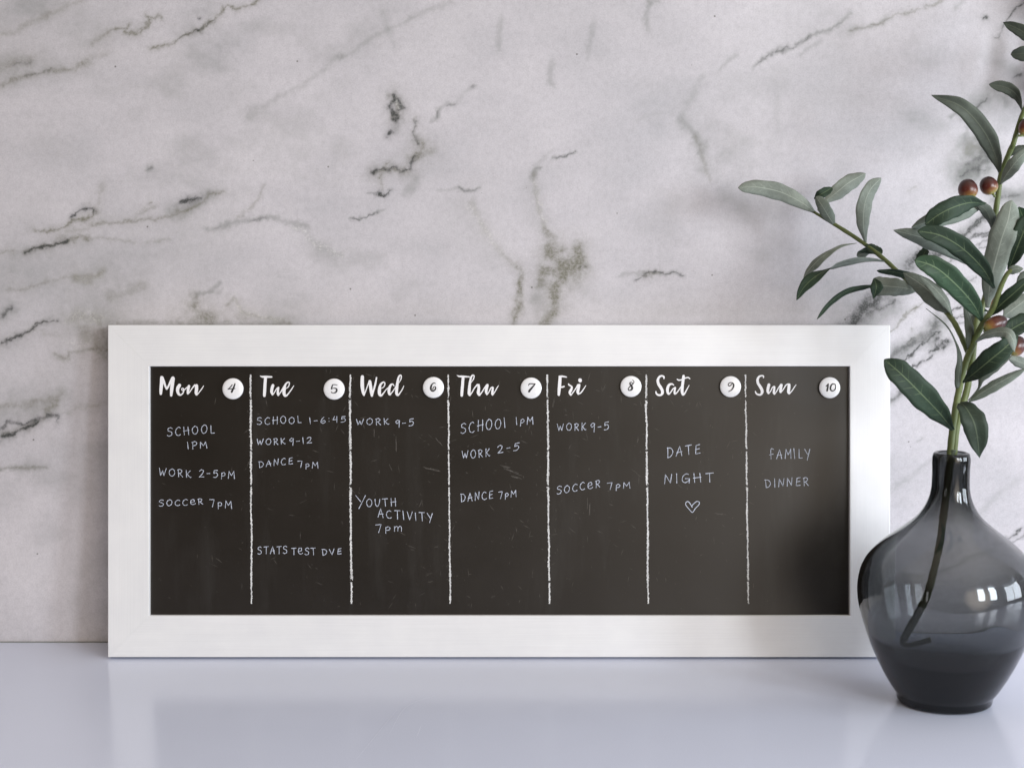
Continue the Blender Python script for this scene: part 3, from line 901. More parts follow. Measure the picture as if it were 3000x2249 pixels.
# ---- brush lettered day names (traced from the board, units: 7.373 per photo pixel)
DAYS = {
    'Mon': (440, [[(250, 262, 70), (245, 400, 72), (235, 520, 68), (230, 615, 52)], [(262, 262, 56), (300, 360, 50), (330, 450, 42), (358, 508, 42)],
                  [(360, 508, 42), (400, 440, 40), (440, 350, 44), (485, 278, 66)], [(492, 280, 84), (480, 400, 78), (466, 520, 72), (455, 650, 52)],
                  [(635, 430, 74), (600, 490, 74), (595, 560, 66), (620, 620, 52), (655, 640, 34), (700, 610, 28), (725, 560, 24), (722, 508, 24), (698, 492, 20), (682, 510, 22), (700, 545, 20), (745, 525, 22), (795, 475, 22)],
                  [(838, 448, 58), (822, 520, 60), (815, 600, 50)], [(815, 612, 36), (860, 570, 22), (905, 500, 24), (965, 425, 34)],
                  [(1002, 438, 70), (1002, 520, 72), (992, 590, 64), (1000, 630, 46)], [(1005, 640, 28), (1060, 580, 22), (1120, 500, 20), (1157, 440, 14)]]),
    'Tue': (740, [[(160, 226, 10), (210, 246, 38), (290, 247, 48), (412, 250, 34)], [(280, 262, 62), (270, 400, 64), (262, 540, 66), (255, 655, 58)],
                  [(440, 432, 62), (420, 500, 62), (412, 570, 60), (430, 625, 42)], [(430, 636, 28), (470, 590, 22), (510, 520, 22), (552, 478, 28)],
                  [(562, 478, 34), (550, 540, 48), (547, 610, 50), (552, 642, 34)], [(555, 650, 26), (600, 590, 24), (640, 525, 28), (690, 440, 30)],
                  [(725, 502, 14), (772, 462, 22), (796, 400, 22), (785, 365, 26), (745, 375, 32), (705, 430, 44), (685, 520, 68), (680, 600, 66), (702, 655, 52), (740, 648, 36), (790, 590, 26), (840, 520, 24), (892, 440, 14)]]),
    'Wed': (1030, [[(234, 245, 70), (230, 350, 76), (234, 470, 76), (250, 580, 62), (268, 640, 42)], [(268, 645, 28), (310, 540, 24), (350, 430, 24), (382, 340, 28)],
                   [(395, 345, 62), (410, 440, 66), (425, 560, 66), (440, 655, 50)], [(440, 660, 38), (470, 560, 36), (510, 420, 40), (540, 265, 30)],
                   [(645, 497, 14), (700, 460, 22), (720, 400, 24), (705, 364, 28), (660, 377, 36), (617, 440, 52), (602, 540, 70), (605, 620, 64), (640, 650, 46), (690, 600, 28), (735, 540, 22), (780, 490, 22)],
                   [(918, 442, 20), (890, 407, 28), (850, 422, 44), (817, 490, 58), (807, 570, 58), (825, 628, 46), (860, 600, 24), (920, 520, 22), (970, 430, 18)],
                   [(1025, 380, 10), (1068, 292, 24), (1073, 228, 26), (1045, 214, 30), (1012, 270, 42), (992, 380, 56), (977, 500, 62), (972, 600, 60), (1000, 643, 42), (1050, 590, 26), (1100, 510, 22), (1130, 440, 12)]]),
    'Thu': (1310, [[(213, 214, 10), (260, 237, 34), (340, 240, 42), (480, 248, 26)], [(345, 260, 60), (335, 400, 62), (322, 540, 62), (316, 650, 56)],
                   [(515, 378, 10), (565, 300, 24), (583, 235, 24), (555, 212, 30), (517, 260, 42), (492, 380, 52), (480, 500, 62), (474, 600, 64), (485, 643, 44)],
                   [(490, 650, 28), (545, 570, 24), (590, 490, 26), (655, 415, 34)], [(680, 422, 48), (684, 500, 58), (672, 590, 64), (690, 638, 46)],
                   [(697, 645, 34), (750, 580, 26), (800, 500, 26), (855, 420, 30)], [(870, 427, 56), (852, 500, 60), (842, 570, 56), (857, 623, 38)],
                   [(860, 630, 26), (905, 570, 22), (945, 490, 26), (980, 470, 28)], [(990, 482, 38), (980, 550, 48), (974, 610, 48), (980, 638, 32)],
                   [(980, 645, 22), (1030, 570, 22), (1075, 490, 20), (1110, 435, 12)]]),
    'Fri': (1600, [[(302, 250, 64), (292, 400, 70), (282, 520, 66), (273, 635, 52)], [(285, 240, 38), (350, 238, 40), (440, 252, 24)],
                   [(300, 470, 30), (350, 468, 36), (388, 455, 32)], [(485, 398, 22), (492, 420, 32), (530, 442, 30), (558, 475, 38), (532, 540, 58), (507, 590, 48), (530, 638, 34)],
                   [(535, 645, 24), (590, 570, 24), (640, 500, 26), (685, 420, 34)], [(715, 422, 52), (697, 500, 60), (682, 570, 58), (692, 612, 40)],
                   [(695, 620, 34), (750, 590, 28), (810, 510, 22), (857, 435, 12)], [(732, 317, 80), (734, 330, 80)]]),
    'Sat': (1890, [[(405, 283, 30), (405, 247, 36), (360, 227, 38), (307, 250, 44), (274, 320, 56), (287, 400, 60), (325, 460, 64), (365, 530, 62), (373, 590, 62), (340, 638, 44), (280, 638, 42), (242, 608, 36), (232, 565, 26)],
                   [(618, 428, 20), (585, 404, 32), (530, 412, 48), (492, 470, 60), (482, 550, 60), (505, 618, 40), (545, 590, 26), (600, 510, 26), (648, 478, 30)],
                   [(652, 485, 36), (637, 550, 42), (635, 600, 42), (650, 618, 28), (700, 570, 24), (775, 460, 22)],
                   [(830, 230, 56), (820, 320, 60), (806, 440, 62), (797, 550, 64), (815, 628, 48), (850, 610, 32), (900, 520, 24), (950, 430, 14)],
                   [(693, 303, 26), (735, 320, 30), (800, 305, 28), (880, 270, 26), (930, 263, 28), (964, 288, 22)]]),
    'Sun': (2180, [[(418, 268, 22), (415, 232, 32), (375, 224, 34), (322, 246, 44), (290, 310, 56), (302, 390, 58), (340, 450, 62), (380, 520, 64), (388, 580, 62), (355, 633, 42), (295, 628, 38), (257, 600, 32), (242, 560, 22)],
                   [(535, 418, 62), (517, 490, 62), (510, 560, 58), (525, 603, 38)], [(530, 610, 26), (575, 550, 22), (610, 480, 26), (648, 455, 30)],
                   [(656, 467, 38), (647, 530, 48), (640, 590, 48), (650, 618, 32)], [(655, 625, 24), (700, 560, 22), (745, 480, 24), (795, 410, 30)],
                   [(805, 422, 56), (792, 490, 58), (782, 560, 54), (790, 583, 32)], [(795, 585, 22), (850, 510, 22), (900, 430, 26), (952, 400, 28)],
                   [(972, 417, 58), (967, 490, 66), (957, 570, 62), (970, 608, 42)], [(975, 615, 26), (1040, 540, 22), (1085, 470, 20), (1123, 415, 12)]]),
}
FULL = {'Mon': 'Monday', 'Tue': 'Tuesday', 'Wed': 'Wednesday', 'Thu': 'Thursday', 'Fri': 'Friday', 'Sat': 'Saturday', 'Sun': 'Sunday'}
for day, (ox, sts) in DAYS.items():
    S_ = 7.373
    strokes_mesh('day_heading', [[(ox + p[0] / S_, 1070 + p[1] / S_, p[2] / S_) for p in smooth_path(st, 7)] for st in sts],
                 M_vinyl, board, 'white brush lettering reading ' + day)

# ---- hand printed notes: a stroke alphabet (unit cap height, y up); 's' curves, 'l' straight
G = {
    'S': (.52, [('s', [(.50, .88), (.34, 1), (.10, .90), (.08, .66), (.34, .52), (.50, .32), (.40, .06), (.16, 0), (.02, .10)])]),
    'C': (.56, [('s', [(.52, .86), (.34, .98), (.12, .78), (.03, .45), (.14, .10), (.38, 0), (.56, .12)])]),
    'H': (.60, [('l', [(.08, 1), (.10, 0)]), ('l', [(.02, .48), (.60, .56)]), ('l', [(.52, 1), (.55, -.03)])]),
    'O': (.62, [('s', [(.34, 1), (.10, .80), (.03, .40), (.20, .03), (.45, .06), (.60, .42), (.54, .82), (.34, 1.0), (.26, .96)])]),
    'L': (.46, [('l', [(.10, 1), (.12, .04), (.46, .06)])]),
    'l': (.16, [('l', [(.05, 1.05), (.12, 0)])]),
    '1': (.12, [('l', [(.04, 1), (.08, 0)])]),
    'P': (.48, [('l', [(.10, .95), (.10, 0)]), ('s', [(.02, .90), (.28, 1), (.48, .80), (.38, .52), (.10, .42)])]),
    'p': (.42, [('l', [(.10, .62), (.07, -.22)]), ('s', [(.08, .52), (.28, .70), (.44, .48), (.32, .24), (.10, .20)])]),
    'M': (.66, [('l', [(.04, 0), (.09, .92)]), ('l', [(.09, .92), (.34, .36), (.58, .94)]), ('l', [(.58, .94), (.66, 0)])]),
    'm': (.62, [('l', [(.05, .62), (.06, 0)]), ('s', [(.06, .40), (.20, .64), (.32, .50), (.33, .04)]), ('s', [(.33, .40), (.48, .66), (.60, .50), (.62, 0)])]),
    'W': (.72, [('l', [(0, 1), (.17, 0), (.35, .72), (.50, 0), (.72, 1)])]),
    'R': (.52, [('l', [(.08, .95), (.10, 0)]), ('s', [(0, .90), (.28, 1), (.46, .78), (.30, .52), (.10, .46)]), ('l', [(.20, .49), (.52, .0)])]),
    'K': (.54, [('l', [(.08, 1), (.10, 0)]), ('l', [(.48, .95), (.12, .44)]), ('s', [(.15, .48), (.46, .04), (.56, .10)])]),
    'E': (.50, [('l', [(.48, .96), (.14, .90), (.08, .04), (.50, .08)]), ('l', [(.08, .48), (.44, .54)])]),
    'e': (.58, [('s', [(.06, .42), (.46, .52), (.46, .82), (.20, .86), (.05, .50), (.14, .10), (.42, .02), (.58, .16)])]),
    'A': (.56, [('l', [(0, 0), (.30, 1), (.54, 0)]), ('l', [(.06, .36), (.54, .42)])]),
    'D': (.58, [('l', [(.08, 1), (.12, 0)]), ('s', [(0, .97), (.38, .90), (.57, .52), (.40, .12), (.12, .0)])]),
    'N': (.56, [('l', [(.05, 0), (.08, 1), (.48, .06), (.55, 1)])]),
    'T': (.58, [('l', [(0, .96), (.58, 1)]), ('l', [(.29, .98), (.33, 0)])]),
    'Y': (.54, [('l', [(0, 1), (.28, .48)]), ('l', [(.54, 1), (.20, -.12)])]),
    'I': (.14, [('l', [(.04, 1), (.10, 0)])]),
    'V': (.54, [('l', [(0, .95), (.28, 0), (.54, .98)])]),
    'U': (.52, [('s', [(.0, .95), (.06, .30), (.24, 0), (.44, .30), (.52, .98)])]),
    'G': (.60, [('s', [(.50, .90), (.30, .98), (.08, .70), (.06, .25), (.28, .02), (.54, .22), (.56, .46)]), ('l', [(.28, .46), (.60, .44), (.58, -.06)])]),
    'F': (.48, [('l', [(.08, 1), (.10, 0)]), ('l', [(.06, .96), (.48, 1)]), ('l', [(.10, .5), (.40, .54)])]),
    'f': (.46, [('s', [(.46, 1.0), (.26, 1.08), (.16, .85), (.18, .0)]), ('l', [(0, .42), (.40, .52)])]),
    '2': (.50, [('s', [(.02, .80), (.20, 1), (.42, .86), (.32, .45), (.04, .04)]), ('l', [(.04, .04), (.50, .06)])]),
    '4': (.48, [('l', [(.20, 1), (.02, .45), (.46, .50)]), ('l', [(.42, .95), (.40, 0)])]),
    '5': (.48, [('l', [(.48, .96), (.14, .94), (.10, .56)]), ('s', [(.10, .54), (.34, .64), (.48, .36), (.30, .04), (.02, .02)])]),
    '6': (.50, [('s', [(.30, 1), (.08, .55), (.06, .18), (.28, 0), (.48, .20), (.38, .44), (.12, .30)])]),
    '7': (.46, [('l', [(0, .92), (.46, .98), (.26, -.05)])]),
    '9': (.42, [('s', [(.40, .86), (.20, 1), (.03, .74), (.16, .52), (.38, .76), (.40, .90)]), ('l', [(.40, .92), (.36, -.10)])]),
    '-': (.34, [('l', [(.02, .48), (.32, .50)])]),
    ':': (.12, [('l', [(.05, .74), (.06, .70)]), ('l', [(.05, .26), (.06, .22)])]),
}
rj = random.Random(21)


def word(region, txt, x0, yb0, x1, yb1, cap, wgt=7.6):
    ox, oy, s = region
    gap = .30
    cap, wgt = cap * .93, wgt * .80
    tot = sum(G[c][0] for c in txt) + gap * (len(txt) - 1)
    sx = (x1 - x0) / tot
    out = []
    cur = 0.0
    for c in txt:
        w, sts = G[c]
        jy, js, jr = rj.uniform(-.05, .05), rj.uniform(.93, 1.07), rj.uniform(-.05, .05)
        for kd, pts in sts:
            if kd == 's':
                pts = smooth_path(pts, 6)
            else:
                dense = []
                for a, b in zip(pts[:-1], pts[1:]):
                    for t in np.linspace(0, 1, 5)[:-1]:
                        dense.append((a[0] + (b[0] - a[0]) * t, a[1] + (b[1] - a[1]) * t))
                dense.append(pts[-1])
                pts = dense
            st = []
            ph = rj.uniform(0, 6)
            for i, p in enumerate(pts):
                X = x0 + (cur + p[0] + jr * p[1]) * sx
                yb = yb0 + (yb1 - yb0) * (X - x0) / max(1e-6, x1 - x0)
                Y = yb - (p[1] * js + jy) * cap
                ww = wgt * (1 + .26 * math.sin(ph + i * .9)) * (1.12 if i in (0, len(pts) - 1) else 1)
                st.append((ox + X / s, oy + Y / s, ww / s))
            # straight letters keep their corners: split where the pen turns sharply
            out.append(st)
        cur += w + gap
    return out


A_, B_, C_, D_, E_ = (420, 1060, 3.316), (1020, 1060, 3.3167), (1600, 1060, 3.3167), (2150, 1060, 3.317), (700, 1540, 5.5275)
NOTES = [
    ('SCHOOL 1PM', [(A_, 'SCHOOL', 232, 718, 690, 690, 85), (A_, '1PM', 428, 845, 618, 835, 72)]),
    ('WORK 2-5PM', [(A_, 'WORK', 152, 1100, 462, 1122, 74), (A_, '2-5pM', 540, 1115, 885, 1128, 76)]),
    ('SOCCER 7PM', [(A_, 'SOCCeR', 152, 1403, 578, 1380, 62), (A_, '7pM', 645, 1402, 858, 1424, 76)]),
    ('SCHOOL 1-6:45', [(A_, 'SCHOOL', 1105, 606, 1535, 594, 72), (A_, '1-6:45', 1615, 600, 1965, 580, 62)]),
    ('WORK 9-12', [(A_, 'WORK', 1103, 806, 1378, 798, 62), (A_, '9-12', 1418, 802, 1635, 786, 64)]),
    ('DANCE 7PM', [(A_, 'DANCE', 1120, 1026, 1450, 990, 66), (A_, '7pM', 1505, 1022, 1697, 1030, 62)]),
    ('STATS TEST DUE', [(E_, 'STATS', 305, 458, 780, 444, 132, 12.6), (E_, 'TeST', 850, 460, 1242, 460, 118, 12.6), (E_, 'DVE', 1345, 478, 1657, 455, 108, 12.6)]),
    ('WORK 9-5', [(B_, 'WORK', 80, 615, 395, 605, 64), (B_, '9-5', 460, 628, 636, 620, 74)]),
    ('YOUTH ACTIVITY 7PM', [(B_, 'Y', 70, 1410, 165, 1410, 124), (B_, 'OUTH', 178, 1402, 466, 1400, 78), (B_, 'ACTIVITY', 290, 1510, 822, 1552, 86), (B_, '7pm', 265, 1650, 518, 1645, 78)]),
    ('SCHOOL 1PM', [(B_, 'SCHOOl', 1095, 695, 1527, 636, 106), (B_, '1pM', 1630, 608, 1796, 602, 76)]),
    ('WORK 2-5', [(B_, 'WORK', 1108, 940, 1375, 915, 82), (B_, '2-5', 1452, 885, 1656, 855, 78)]),
    ('DANCE 7PM', [(B_, 'DANCE', 1093, 1360, 1406, 1328, 86), (B_, '7pM', 1460, 1322, 1632, 1310, 74)]),
    ('WORK 9-5', [(C_, 'WORK', 110, 668, 385, 662, 74), (C_, '9-5', 430, 672, 609, 655, 80)]),
    ('SOCCER 7PM', [(C_, 'SOCCeR', 103, 1283, 522, 1214, 78), (C_, '7pM', 595, 1236, 814, 1224, 68)]),
    ('DATE', [(C_, 'DATE', 1170, 930, 1496, 890, 100)]),
    ('NIGHT', [(C_, 'NIGHT', 1145, 1185, 1622, 1160, 94)]),
    ('FAMILY', [(D_, 'fAMILY', 345, 938, 742, 942, 100, 6.6)]),
    ('DINNER', [(D_, 'DINNER', 303, 1220, 724, 1198, 88, 6.6)]),
]
for txt, words in NOTES:
    sts = []
    for wd in words:
        sts += word(*wd)
    strokes_mesh('handwritten_note', sts, M_chalk, board, 'pale handwriting reading ' + txt)
heart = smooth_path([(1420, 1410), (1385, 1358), (1360, 1362), (1358, 1390), (1390, 1430), (1422, 1460), (1450, 1420), (1482, 1388), (1488, 1362), (1462, 1354), (1432, 1378), (1412, 1402)], 5)
strokes_mesh('heart_drawing', [[(1600 + p[0] / 3.3167, 1060 + p[1] / 3.3167, 2.1) for p in heart]], M_chalk, board)


# ---- rough chalk dividers
def divider(px0, px1, seed):
    r = np.random.default_rng(seed)
    n = Noise2(100 + seed)
    y0, y1, st = 1097.0, 1768.0, .9
    rows = int((y1 - y0) / st)
    half, cw = 5.6, .8
    cols = int(half * 2 / cw)
    vs_, fs = [], []
    for i in range(rows):
        y = y0 + i * st
        t = (y - y0) / (y1 - y0)
        cx = px0 + (px1 - px0) * t + (n.v(np.array(y * .02), np.array(3.)) - .5) * 2
        thin = .85 if t < .10 or t > .90 else 1.0
        gapf = min(abs(t - .105), abs(t - .485), abs(t - .33) * 1.5, abs(t - .90) if seed % 2 else 1) * 671
        for j in range(cols):
            d = (j + .5) * cw - half
            lim = (2.75 + .35 * math.sin(seed * 2.3) + 1.1 * (n.v(np.array(y * .013), np.array(7.)) - .5)) * thin + (n.fbm(np.array(y * .22), np.array(9. if d < 0 else 41.), 3) - .5) * 4.5
            nz_ = n.fbm(np.array(d * .55 + 50), np.array(y * .42), 3)
            keep = abs(d) < lim and nz_ > (.24 if abs(d) < 1.9 else .42)
            if gapf < 6 and nz_ < .62 - gapf * .03:
                keep = False
            if gapf < 1.6:
                keep = False
            if keep:
                k = len(vs_)
                for (a, b) in ((d - cw / 2, 0), (d + cw / 2, 0), (d + cw / 2, st), (d - cw / 2, st)):
                    p = bl(cx + a, y + b, PANEL_Y)
                    vs_.append((p.x, PANEL_Y - .00014, p.z))
                fs.append((k, k + 3, k + 2, k + 1))
    link('divider_line', mesh_from('divider_line', vs_, fs), M_line, board)


for i, (a, b) in enumerate([(734, 737.5), (1025.5, 1029.5), (1313, 1318.5), (1603, 1609.5), (1893, 1899), (2184, 2192.5)]):
    divider(a, b, i)

# ------------------------------------------------------------------ numbered magnets
NUM = {
    '4': (440, [[(1850, 398, 20), (1822, 480, 28), (1780, 572, 34)], [(1790, 420, 14), (1750, 470, 16), (1700, 515, 12)], [(1700, 514, 12), (1770, 506, 13), (1852, 500, 12)]]),
    '5': (740, [[(1742, 418, 16), (1724, 470, 22), (1716, 508, 20)], [(1740, 417, 10), (1780, 415, 12), (1838, 424, 10)],
                [(1722, 504, 10), (1770, 492, 12), (1815, 502, 20), (1833, 535, 26), (1810, 578, 24), (1762, 597, 12), (1727, 590, 12), (1718, 572, 10)]]),
    '6': (1030, [[(1815, 392, 10), (1790, 379, 13), (1750, 402, 20), (1724, 450, 30), (1718, 510, 30), (1745, 553, 20), (1785, 549, 20), (1816, 510, 23), (1820, 472, 16), (1800, 456, 10), (1776, 475, 12), (1762, 510, 13), (1768, 542, 10)]]),
    '7': (1310, [[(1758, 432, 10), (1768, 407, 14), (1800, 396, 16), (1850, 398, 16), (1902, 401, 16)], [(1902, 401, 14), (1850, 460, 26), (1790, 530, 36), (1768, 564, 34)]]),
    '8': (1600, [[(1855, 315, 6), (1885, 336, 10), (1889, 370, 12), (1860, 405, 16), (1825, 436, 16), (1782, 480, 15), (1766, 515, 14), (1785, 539, 16), (1820, 534, 22), (1848, 505, 33), (1844, 460, 33), (1815, 415, 28), (1802, 386, 20), (1817, 366, 12), (1840, 366, 10), (1866, 396, 8)]]),
    '9': (1890, [[(1862, 398, 12), (1830, 434, 17), (1800, 447, 14), (1781, 425, 14), (1791, 391, 14), (1830, 371, 14), (1874, 381, 18), (1898, 420, 26), (1889, 475, 24), (1850, 530, 17), (1788, 566, 8)]]),
    '10': (2180, [[(1750, 450, 14), (1795, 406, 20)], [(1795, 402, 22), (1786, 470, 28), (1771, 548, 30)],
                  [(1925, 400, 16), (1882, 405, 22), (1850, 455, 26), (1843, 510, 26), (1870, 549, 20), (1914, 544, 16), (1953, 500, 18), (1961, 450, 18), (1942, 407, 14), (1920, 399, 14)]]),
}
MAG = [('4', 683.7, 1138.5), ('5', 979.7, 1139.6), ('6', 1270, 1134.8), ('7', 1555.8, 1136.5), ('8', 1847.7, 1131.8), ('9', 2139, 1132.4), ('10', 2429, 1135.4)]
MR, MH, MB = 31.0 / SCL, .0021, .0030


def dome_y(r):
    """height of the dome above the panel at radius r"""
    t = min(1.0, r / MR)
    return MB + MH * math.sqrt(max(0.0, 1 - t ** 3.2))


def lathe(profile, seg, axis='Y'):
    vs_, fs = [], []
    rows = []
    for r_, h in profile:
        if r_ < 1e-7:
            rows.append([len(vs_)])
            vs_.append((0, h, 0) if axis == 'Y' else (0, 0, h))
        else:
            row = []
            for k in range(seg):
                a = 2 * math.pi * k / seg
                row.append(len(vs_))
                vs_.append((r_ * math.cos(a), h, r_ * math.sin(a)) if axis == 'Y' else (r_ * math.cos(a), r_ * math.sin(a), h))
            rows.append(row)
    for a, b in zip(rows[:-1], rows[1:]):
        for k in range(seg):
            j = (k + 1) % seg
            if len(a) == 1 and len(b) > 1:
                fs.append((a[0], b[k], b[j]))
            elif len(b) == 1 and len(a) > 1:
                fs.append((a[k], b[0], a[j]))
            elif len(a) > 1:
                fs.append((a[k], b[k], b[j], a[j]))
    return vs_, fs


def fix_normals(me):
    bm = bmesh.new()
    bm.from_mesh(me)
    bmesh.ops.recalc_face_normals(bm, faces=bm.faces)
    bm.to_mesh(me)
    bm.free()


prof = [(0, -dome_y(0))] + [(MR * math.sin(R(a)), -dome_y(MR * math.sin(R(a)))) for a in range(6, 90, 6)] + [(MR, -MB), (MR * 1.0, -MB + .0010), (MR * .94, -MB + .0016), (0, -MB + .0016)]
dv, df_ = lathe(prof, 48)
dome_me = mesh_from('button_dome', dv, df_, True)
fix_normals(dome_me)
dome_me.materials.append(M_dome)
bv, bf = lathe([(0, -MB + .0017), (MR * .82, -MB + .0017), (MR * .82, -.00012), (0, -.00012)], 32)
base_me = mesh_from('magnet_base', bv, bf)
fix_normals(base_me)
base_me.materials.append(M_base)
bpy.context.view_layer.update()
board_mw = Matrix.Translation(front_base) @ Matrix.Rotation(-LEAN, 4, 'X')
for num, px, py in MAG:
    p = bl(px, py, PANEL_Y)
    root = empty('magnet_button', board_mw @ p, (-LEAN, 0, 0))
    day = [d for d, n_ in zip(DAYS, '4 5 6 7 8 9 10'.split()) if n_ == num][0]
    tag(root, f'round white magnet button with the number {num}, beside the heading {day}', 'magnet', 'numbered white magnet buttons on the chalkboard')
    for nm, me in (('button_dome', dome_me), ('magnet_base', base_me)):
        o = bpy.data.objects.new(nm, me)
        COL.objects.link(o)
        o.parent = root
    ox, sts = NUM[num]
    vs_, fs = [], []
    for k, st in enumerate(sts):
        pth = []
        for q in smooth_path(st, 8):
            X = (ox + q[0] / 7.373 - px) / SCL
            Zq = -(1070 + q[1] / 7.373 - py) / SCL
            pth.append((X, Zq, (q[2] * 1.18 + 4) / 7.373 / SCL))
        ribbon(vs_, fs, pth, 0.0, 2e-6)
        # drape on the dome
        vs_ = [v if len(v) == 4 else (v[0], -dome_y(math.hypot(v[0], v[2])) - .00012 - k * 2e-5 + v[1], v[2], 1) for v in vs_]
    link('numeral', mesh_from('numeral', [v[:3] for v in vs_], fs), M_ink, root)

# ------------------------------------------------------------------ smoked glass vase
VY = -.2106
base_c = at(2766, 2054, VY)
VASE_X = base_c.x
S_V = F_PX / cam_depth((VASE_X, VY, .11))        # photo pixels per metre at the vase


def z_of(zy):
    """height on the vase axis of a silhouette row of the traced outline (1.951 units per photo pixel)"""
    return at(2766, 1280 + zy / 1.951, VY).z


SIL = [(92, 96), (99, 104), (110, 107.5), (130, 107.5), (200, 105), (260, 105), (300, 108), (340, 116), (380, 131), (410, 147), (440, 168), (470, 198),
       (500, 236), (530, 278), (560, 320), (600, 372), (650, 424), (700, 462), (760, 489), (830, 503), (890, 506), (960, 499), (1040, 479),
       (1120, 453), (1200, 424), (1280, 388), (1350, 352), (1420, 310), (1450, 290), (1480, 264), (1496, 250), (1520, 240)]
sil_y = np.linspace(92, 1504, 240)
sil_w = np.interp(sil_y, [a for a, b in SIL], [b for a, b in SIL])
fit = sil_w.copy()
ecc = np.interp(sil_y, [92, 1504], [.150, .285])
for _ in range(25):                      # outline of the stacked circles, seen from slightly above, must equal the traced one
    q_ = (sil_y[:, None] - sil_y[None, :]) / (fit * ecc)[None, :]
    env = np.where(np.abs(q_) < 1, fit[None, :] * np.sqrt(np.clip(1 - q_ * q_, 0, 1)), 0).max(1)
    fit = fit * np.clip(sil_w / env, .93, 1.05)
    fit = np.convolve(np.pad(fit, 3, mode='edge'), np.ones(7) / 7, 'valid')
outer = [(w_ / 1.951 / S_V, z_of(y_)) for y_, w_ in zip(sil_y[::4], fit[::4])]
zb = 0.0006
outer = [(r_, z) for r_, z in outer if z > zb + .004]
outer = [tuple(p) for p in smooth_path(outer, 2)]
r_last = outer[-1][0]
foot = [(r_last * .992, .0040), (r_last * .978, .0022), (r_last * .94, .0010), (r_last * .89, zb), (r_last * .6, zb), (0, zb + .0008)]
ztop = outer[0][1]
bore = .0112
inner = []
for r_, z in outer[::-1]:
    if z < .047:
        continue
    th = .0040 if z < .16 else .0040 + (.0068 - .0040) * min(1, (z - .16) / .045)
    th += .0030 * max(0, (.066 - z) / .019)
    rr_ = max(bore, r_ - th)
    inner.append((rr_, z))
r0_, z0_ = inner[0]
inner = [(r0_ * f_, .0270 + (z0_ - .0006 - .0270) * f_ ** 3.0) for f_ in (0, .2, .4, .55, .68, .78, .86, .92, .97)] + inner
inner = [p for p in inner if p[1] < ztop - .0008] + [(bore + .0006, ztop - .0006), (bore + .0022, ztop + .0002)]
rim = [(outer[0][0] - .0016, ztop + .0007)]
prof = inner + rim + outer + foot
vv, ff = lathe(prof, 128, 'Z')
vase_me = mesh_from('glass_vase', vv, ff, True)
fix_normals(vase_me)
vase = link('glass_vase', vase_me, M_glass)
vase.location = (VASE_X, VY, 0)
tag(vase, 'dark smoked glass bottle vase with a round belly holding the olive branch', 'vase')

# ------------------------------------------------------------------ olive branch
branch = empty('olive_branch', (VASE_X, VY, .03))
tag(branch, 'artificial olive branch with long green leaves and red olives standing in the vase', 'olive branch')
OFF = Vector(branch.location)


def tube(name, pts3, radii, mat, seg=10, knob=0.0):
    path = smooth_path([(*p, r_) for p, r_ in zip(pts3, radii)], 8)
    vs_, fs = [], []
    n = len(path)
    prev = None
    for i, p in enumerate(path):
        a, b = path[max(0, i - 1)], path[min(n - 1, i + 1)]
        t = Vector((b - a)[:3]).normalized()
        ref = prev if prev is not None else Vector((0, 1, 0))
        u = (ref - t * ref.dot(t)).normalized()
        prev = u
        w = t.cross(u)
        rad = p[3] * (1 + knob * math.sin(i * 1.7) * .5 + knob * .3 * math.sin(i * .63))
        for k in range(seg):
            an = 2 * math.pi * k / seg
            vs_.append(Vector(p[:3]) + u * math.cos(an) * rad + w * math.sin(an) * rad - OFF)
    for i in range(n - 1):
        for k in range(seg):
            j = (k + 1) % seg
            fs.append((i * seg + k, i * seg + j, (i + 1) * seg + j, (i + 1) * seg + k))
    fs.append(tuple(range(seg))[::-1])
    fs.append(tuple((n - 1) * seg + k for k in range(seg)))
    me = mesh_from(name, vs_, fs, True)
    fix_normals(me)
    return link(name, me, mat, branch)


def Z1(x, y): return (2130 + x / 1.8425, 440 + y / 1.8425)
def Z2(x, y): return (2600 + x / 3.315, y / 3.315)
def Z3(x, y): return (2550 + x / 3.604, 880 + y / 3.604)
def Z4(x, y): return (2640 + x / 3.4556, 420 + y / 3.4556)
def Z5(x, y): return (2450 + x / 1.951, 1280 + y / 1.951)


def path3(conv, pts):
    """pts: (x, y, depth y in metres)"""
    return [at(*conv(x, y), VY + (d - VY) * (1.25 if d > VY else 1.0)) for x, y, d in pts]


PXM = 1 / 3080.0
# main stem up out of the neck, swinging right
main = path3(Z3, [(838, 1700, VY), (842, 1600, VY), (868, 1350, VY), (905, 1100, VY), (945, 900, VY), (985, 720, VY - .002), (1040, 560, VY - .004), (1110, 400, VY - .006), (1185, 250, VY - .01), (1290, 90, VY - .016)])
main += path3(Z1, [(1455, 800, VY - .02), (1490, 710, VY - .025), (1525, 655, VY - .03), (1580, 650, VY - .03)])
tube('stem', main, [.0031] * 5 + [.0030, .003, .003, .0028, .0026, .0024, .0022, .002, .0018], M_stem, knob=.06)
